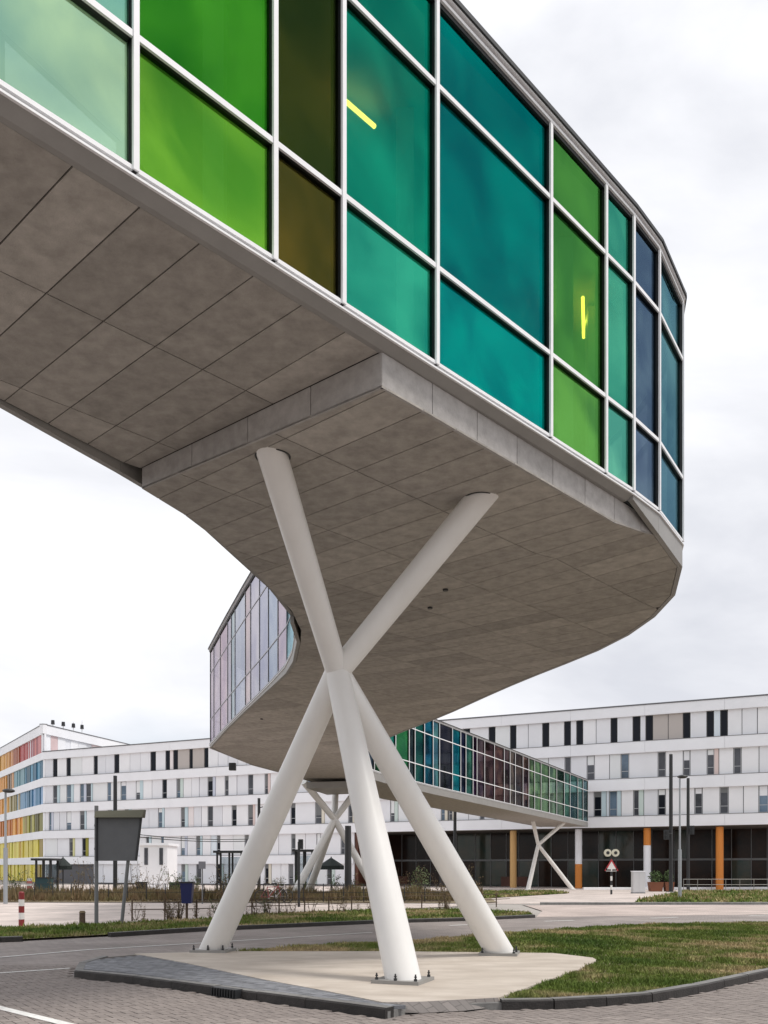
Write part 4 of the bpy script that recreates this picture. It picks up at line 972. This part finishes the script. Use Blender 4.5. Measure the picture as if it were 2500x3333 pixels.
for x0, x1, lab in ((2115,2160,'terracotta planter with green shrub beside the grey cabinet'), (2165,2196,'terracotta planter with green shrub behind the tallest mast')):
    D = 78; a0, a1 = (x0-1250)*D/FPX, (x1-1250)*D/FPX; z = gz(D)
    s = empty('planter', ((a0+a1)/2, D, z), lab, 'planter', 'planters before the glazed ground floor')
    q = MB(); q.hexa([(a0+.1,D,z),(a1-.1,D,z),(a1-.1,D+.7,z),(a0+.1,D+.7,z),(a0,D-.05,z+.8),(a1,D-.05,z+.8),(a1,D+.75,z+.8),(a0,D+.75,z+.8)]); q.build('pot', mat('terracotta', (.20,.075,.04,1), .8), s)
    q = MB(); leaves(((a0+a1)/2, D+.35, z+1.25), (a1-a0)*.5, .55, 260, .10, q); q.build('foliage', leaf, s)
# handrails on the right
D = 76
s = empty('handrail', ((2280-1250)*D/FPX, D, gz(D)), 'thin metal handrail in front of the right orange column', 'handrail')
xa, xb = (2225-1250)*D/FPX, (2500-1250)*D/FPX
for zz in (1.05, .6): q = MB(); q.tube((xa,D,gz(D)+zz), (xb,D,gz(D)+zz), .025, n=6); q.build('rail', M['steel'], s)
for k in range(7): xx = xa+(xb-xa)*k/6; q = MB(); q.tube((xx,D,gz(D)), (xx,D,gz(D)+1.05), .025, n=6); q.build('post', M['steel'], s)
# tram shelters
def shelter(x0, x1, D, ytop, label):
    a, b = (x0-1250)*D/FPX, (x1-1250)*D/FPX; z = gz(D); zt = hz(ytop, D)
    s = empty('tram_shelter', ((a+b)/2, D, z), label, 'shelter', 'black framed tram stop shelters')
    for xx in (a, (a+b)/2, b):
        for yy in (D, D+1.3): q = MB(); q.box(xx-.06, xx+.06, yy-.05, yy+.05, z, zt-.002); q.build('post', M['dark_steel'], s)
    q = MB(); q.box(a-.2, b+.2, D-.4, D+1.5, zt, zt+.14); q.build('roof', M['dark_steel'], s)
    for xx, xe in ((a+.07, (a+b)/2-.07), ((a+b)/2+.07, b-.07)):
        q = MB(); q.box(xx, xe, D+1.29, D+1.31, z+.3, zt-.25); q.build('glass_panel', pane_mat('shelter_glass', (150,165,175), .75, .05, .1), s)
    q = MB(); q.box(a+.2, b-.2, D+.85, D+1.2, z+.45, z+.5); q.box(a+.4, a+.46, D+1.0, D+1.06, z, z+.45); q.box(b-.46, b-.4, D+1.0, D+1.06, z, z+.45); q.build('bench', M['dark_steel'], s)
shelter(707, 786, 60, 2776, 'black framed shelter left of the large left leg')
shelter(962, 1016, 62, 2772, 'narrow black framed shelter between the white legs')
shelter(118, 164, 58, 2801, 'black framed shelter at the far left before the grey recess')
# dark parasols
for x, D, w_, lab in ((1078, 60, .85, 'closed black parasol canopy left of the thick dark mast'), (205, 60, .6, 'low black canopy beside the far left shelter')):
    p = at(x, D); z = gz(D); s = empty('parasol', (p.x,p.y,z), lab, 'parasol', 'black canopies by the tram stop')
    q = MB(); q.tube((p.x,p.y,z), (p.x,p.y,z+2.6), .04, n=8); q.build('pole', M['dark_steel'], s)
    q = MB(); q.tube((p.x,p.y,z+2.0), (p.x,p.y,z+2.5), w_, .08, n=8); q.tube((p.x,p.y,z+1.75), (p.x,p.y,z+1.998), w_*.99, w_, n=8, cap=False); q.build('canopy', mat('canopy_black', (.015,.022,.02,1), .8), s)
# low rail fence
fp = [G(430,2998), G(640,2994), G(820,2984), G(1215,2966), G(1520,2958), G(1660,2950)]
s = empty('low_fence', (fp[0].x, fp[0].y, gz(fp[0].y)), 'low brown rail fence along the planted verge', 'fence')
for a, b in zip(fp, fp[1:]):
    n_ = max(1, round((b-a).length/1.15))
    for k in range(n_):
        c = a+(b-a)*k/n_; dd = a+(b-a)*(k+1)/n_; q = MB(); q.tube((c.x,c.y,gz(c.y)), (c.x,c.y,gz(c.y)+.62), .025, n=6); q.build('post', MATS['old_wood'], s)
        for hh in (.34, .56): q = MB(); q.tube((c.x,c.y,gz(c.y)+hh), (dd.x,dd.y,gz(dd.y)+hh), .014, n=5); q.build('rail', MATS['old_wood'], s)
fp = [G(-300,2933), G(600,2936), G(1450,2938)]
s = empty('rail_fence', (fp[0].x, fp[0].y, gz(fp[0].y)), 'thin dark metal fence between pavement and planting bed', 'fence')
for a, b in zip(fp, fp[1:]):
    n_ = max(1, round((b-a).length/1.0))
    for k in range(n_):
        c = a+(b-a)*k/n_; dd = a+(b-a)*(k+1)/n_; q = MB(); q.tube((c.x,c.y,gz(c.y)), (c.x,c.y,gz(c.y)+.95), .025, n=6); q.build('post', M['dark_steel'], s)
        for hh in (.12, .5, .92): q = MB(); q.tube((c.x,c.y,gz(c.y)+hh), (dd.x,dd.y,gz(dd.y)+hh), .013, n=5); q.build('rail', M['dark_steel'], s)
# bicycles
def bicycle(x, y, rz, colr, label):
    p = G(x, y); z = gz(p.y); s = empty('bicycle', (p.x,p.y,z), label, 'bicycle', 'bicycles parked by the fence')
    c, sn_ = math.cos(rz), math.sin(rz); T = lambda u, h, v=0: Vector((p.x+c*u-sn_*v, p.y+sn_*u+c*v, z+h)); ax = (-sn_, c, 0)
    fm = mat('bike_%s' % colr[0], colr[1], .4)
    for u in (-.52, .52):
        w1 = MB(); w1.ring(T(u, .34), ax, .32, .022, 24, 6); wo = w1.build('wheel', M['gasket'], s, True)
        q = MB(); [q.tube(T(u, .34), T(u+.31*math.cos(k*.785), .34+.31*math.sin(k*.785)), .004, n=4) for k in range(8)]; q.build('spokes', M['steel'], wo)
    q = MB(); q.path([T(-.52,.34), T(-.12,.30), T(.38,.82), T(-.18,.80), T(-.12,.30)], .018); q.path([T(-.52,.34), T(-.18,.80)], .012); q.path([T(.52,.34), T(.36,.92)], .016); q.build('frame', fm, s)
    q = MB(); q.path([T(.36,.92), T(.33,1.02), T(.30,1.02,-.27)], .013); q.path([T(.33,1.02), T(.30,1.02,.27)], .013); q.build('handlebar', M['steel'], s)
    q = MB(); q.tube(T(-.18,.80), T(-.2,.93), .014, n=6); q.build('seat_post', M['steel'], s)
    q = MB(); a = T(-.34,.94,-.07); b = T(-.34,.94,.07); d_ = T(-.06,.94); e2 = Vector((0,0,.05)); q.faces([a,d_,b,a+e2,d_+e2,b+e2], [(0,1,2),(5,4,3),(0,3,4,1),(1,4,5,2),(2,5,3,0)]); q.build('saddle', M['gasket'], s)
    q = MB(); q.tube(T(-.12,.30,.03), T(-.12,.30,.05), .09, n=16); q.path([T(-.12,.30,.05), T(-.05,.16,.06)], .01); q.build('crank', M['steel'], s)
bicycle(882, 2941, .5, ('red', (.28,.03,.04,1)), 'red bicycle leaning by the thin fence, beside the white one')
bicycle(905, 2939, -.4, ('white', (.6,.55,.56,1)), 'white bicycle by the thin fence right of the red one')
# marker shield
x, y, z = pt(97, 2921)
s = empty('route_marker', (x, y, z), 'small red and white marker shield on a short post at the left', 'road sign')
q = MB(); q.tube((x,y,z), (x,y,z+1.0), .03, n=8); q.build('post', M['grey_post'], s)
for i in range(4): q = MB(); q.box(x-.16, x+.16, y-.05, y-.03, z+.55+i*.16, z+.55+(i+1)*.16-.003); q.build('stripe', M['white_paint'] if i%2 else mat('pale_red', (.5,.15,.14,1), .5), s)
# recycling bins in the tram stop area
for x, D, w_, h_, m, lab in ((140,56,.45,1.2,mat('bin_teal', (.02,.06,.07,1), .5),'dark teal container behind the fence at the far left'), (458,58,.3,.9,M['dark_steel'],'small dark box below the white annex'), (572,55,.35,.9,M['dark_steel'],'dark box left of the blue litter bin'), (658,50,.0,0,None,'')):
    if not m: continue
    p = at(x, D); z = gz(D); s = empty('utility_box', (p.x,p.y,z), lab, 'utility box')
    q = MB(); q.box(p.x-w_, p.x+w_, D, D+.5, z, z+h_); q.build('body', m, s); q = MB(); q.prism([(p.x-w_-.03,D-.03),(p.x+w_+.03,D-.03),(p.x+w_+.03,D+.53),(p.x-w_-.03,D+.53)], z+h_+.002, z+h_+.06); q.build('lid', M['gasket'], s)
D = 44; p = at(658, D); z = gz(D); s = empty('traffic_sign', (p.x,p.y,z), 'grey back of a small square sign above the shrubs', 'road sign')
q = MB(); q.tube((p.x,p.y+.05,z), (p.x,p.y+.05,hz(2806,D)), .03, n=8); q.build('post', M['grey_post'], s); q = MB(); q.box(p.x-.17,p.x+.17,D-.02,D,hz(2828,D),hz(2804,D)); q.build('plate', mat('plate_grey', (.2,.2,.22,1), .5), s)

# ------------------------------------------------------------------ shrubs and saplings
def sapling(x, y, z, h, n, seed, green=0):
    r = random.Random(seed); s = bpy.data.objects.new('bare_sapling', None); COL.objects.link(s); s.location = (x, y, z)
    s['category'] = 'sapling'; s['group'] = 'thin bare saplings in the planting bed and verge'; s['label'] = 'thin nearly bare sapling among the brown shrubs'
    q = MB(); lf = MB()
    for k in range(n):
        a = r.uniform(0, 6.28); d = Vector((math.cos(a)*.25, math.sin(a)*.25, 1)).normalized(); p0 = Vector((r.uniform(-.1,.1), r.uniform(-.1,.1), 0)); hh = h*r.uniform(.6, 1); seg = 4; pr = .012*h
        for i in range(seg):
            d2 = (d+Vector((r.gauss(0,.16), r.gauss(0,.16), .1))).normalized(); p1 = p0+d2*hh/seg; q.tube(p0, p1, pr, pr*.7, n=4, cap=False)
            for _ in range(2):
                e2 = (d2+Vector((r.gauss(0,.7), r.gauss(0,.7), .3))).normalized(); t = p0+e2*hh*.22*r.uniform(.5, 1.2); q.tube(p0, t, pr*.5, pr*.25, n=3, cap=False)
                for _ in range(3+green*4):
                    c = p0+(t-p0)*r.uniform(.4, 1.1)+Vector((r.gauss(0,.04), r.gauss(0,.04), r.gauss(0,.04))); u = Vector((r.gauss(0,1), r.gauss(0,1), r.gauss(0,1))).normalized()*.035; v = u.cross(Vector((r.gauss(0,1), r.gauss(0,1), r.gauss(0,1)))).normalized()*.022
                    lf.faces([c-u, c+v, c+u, c-v], [(0,1,2,3)])
            p0 = p1; d = d2; pr *= .7
    for mb, nm, m in ((q, 'stems', bark), (lf, 'leaves', leaf if green else brown_leaf)):
        me = bpy.data.meshes.new(nm); me.from_pydata(mb.v, [], mb.f); me.materials.append(m); child(nm, me, s)
    return s
protos = [sapling(0, 0, 0, 1.5, 4, 11), sapling(0, 0, 0, 1.2, 6, 12), sapling(0, 0, 0, 1.8, 3, 13), sapling(0, 0, 0, 1.3, 6, 14, 1)]
rr = random.Random(5); used = [0]*4; spots = []
for k in range(64):                                      # bed behind the fence
    x = rr.uniform(10, 1560); y = rr.uniform(2906, 2932); g_ = G(x, y); spots.append((g_, rr.uniform(.8, 1.5)))
for k in range(34):                                      # along the low fence
    x = rr.uniform(430, 1500); t = (x-430)/1070; y = 2997-t*36; g_ = G(x, y+rr.uniform(-4, 3)); spots.append((g_, rr.uniform(.4, .8)))
for i, (g_, sc) in enumerate(spots):
    k = rr.choice((0, 1, 1, 2, 3)); o = protos[k] if not used[k] else copy_tree(protos[k]); used[k] = 1
    o.location = (g_.x, g_.y, gz(g_.y)); o.scale = (sc, sc, sc); o.rotation_euler.z = rr.uniform(0, 6.28)
    if g_.y < 36: o['label'] = 'small leafless sapling standing along the low brown fence'; o['group'] = 'small saplings along the low fence'
    if k == 3: o['label'] = 'young green-leaved sapling '+('along the low brown fence' if g_.y < 36 else 'in the brown planting bed'); o['group'] = 'green-leaved saplings '+('along the low fence' if g_.y < 36 else 'in the planting bed')
x = G(1369, 2925); b = empty('green_bush', (x.x, x.y, gz(x.y)), 'taller pale green bush seen between the near and right legs', 'bush')
q = MB(); leaves((x.x, x.y, gz(x.y)+1.0), .6, .95, 420, .06, q); q.build('foliage', mat('pale_leaf', (.10,.14,.06,1), .8, 0, .3, 4, col2=(.2,.24,.11,1)), b)
q = MB(); [q.tube((x.x,x.y,gz(x.y)), (x.x+random.uniform(-.5,.5), x.y+random.uniform(-.4,.4), gz(x.y)+1.6), .03, .01, n=5) for _ in range(6)]; q.build('stems', bark, b)
# uncountable brown undergrowth in the bed
q = MB()
for _ in range(42000):
    x = random.uniform(-60, 1570); D = random.uniform(47, 60); X = (x-1250)*D/FPX; z = gz(D)+.02
    h_ = random.uniform(.15, 1.0)*(.45+.55*math.sin(X*.9)**2*math.cos(X*.37+D)**2); a = random.uniform(0, 6.28); ww = .035
    q.faces([(X-math.cos(a)*ww, D-math.sin(a)*ww, z+h_*.4*random.random()), (X+math.cos(a)*ww, D+math.sin(a)*ww, z+h_*.3), (X+random.uniform(-.2,.2)*h_, D+random.uniform(-.2,.2)*h_, z+h_)], [(0,1,2)])
q.build('undergrowth', brown_leaf, None, kind='stuff', label='brown undergrowth filling the planting bed', category='undergrowth')
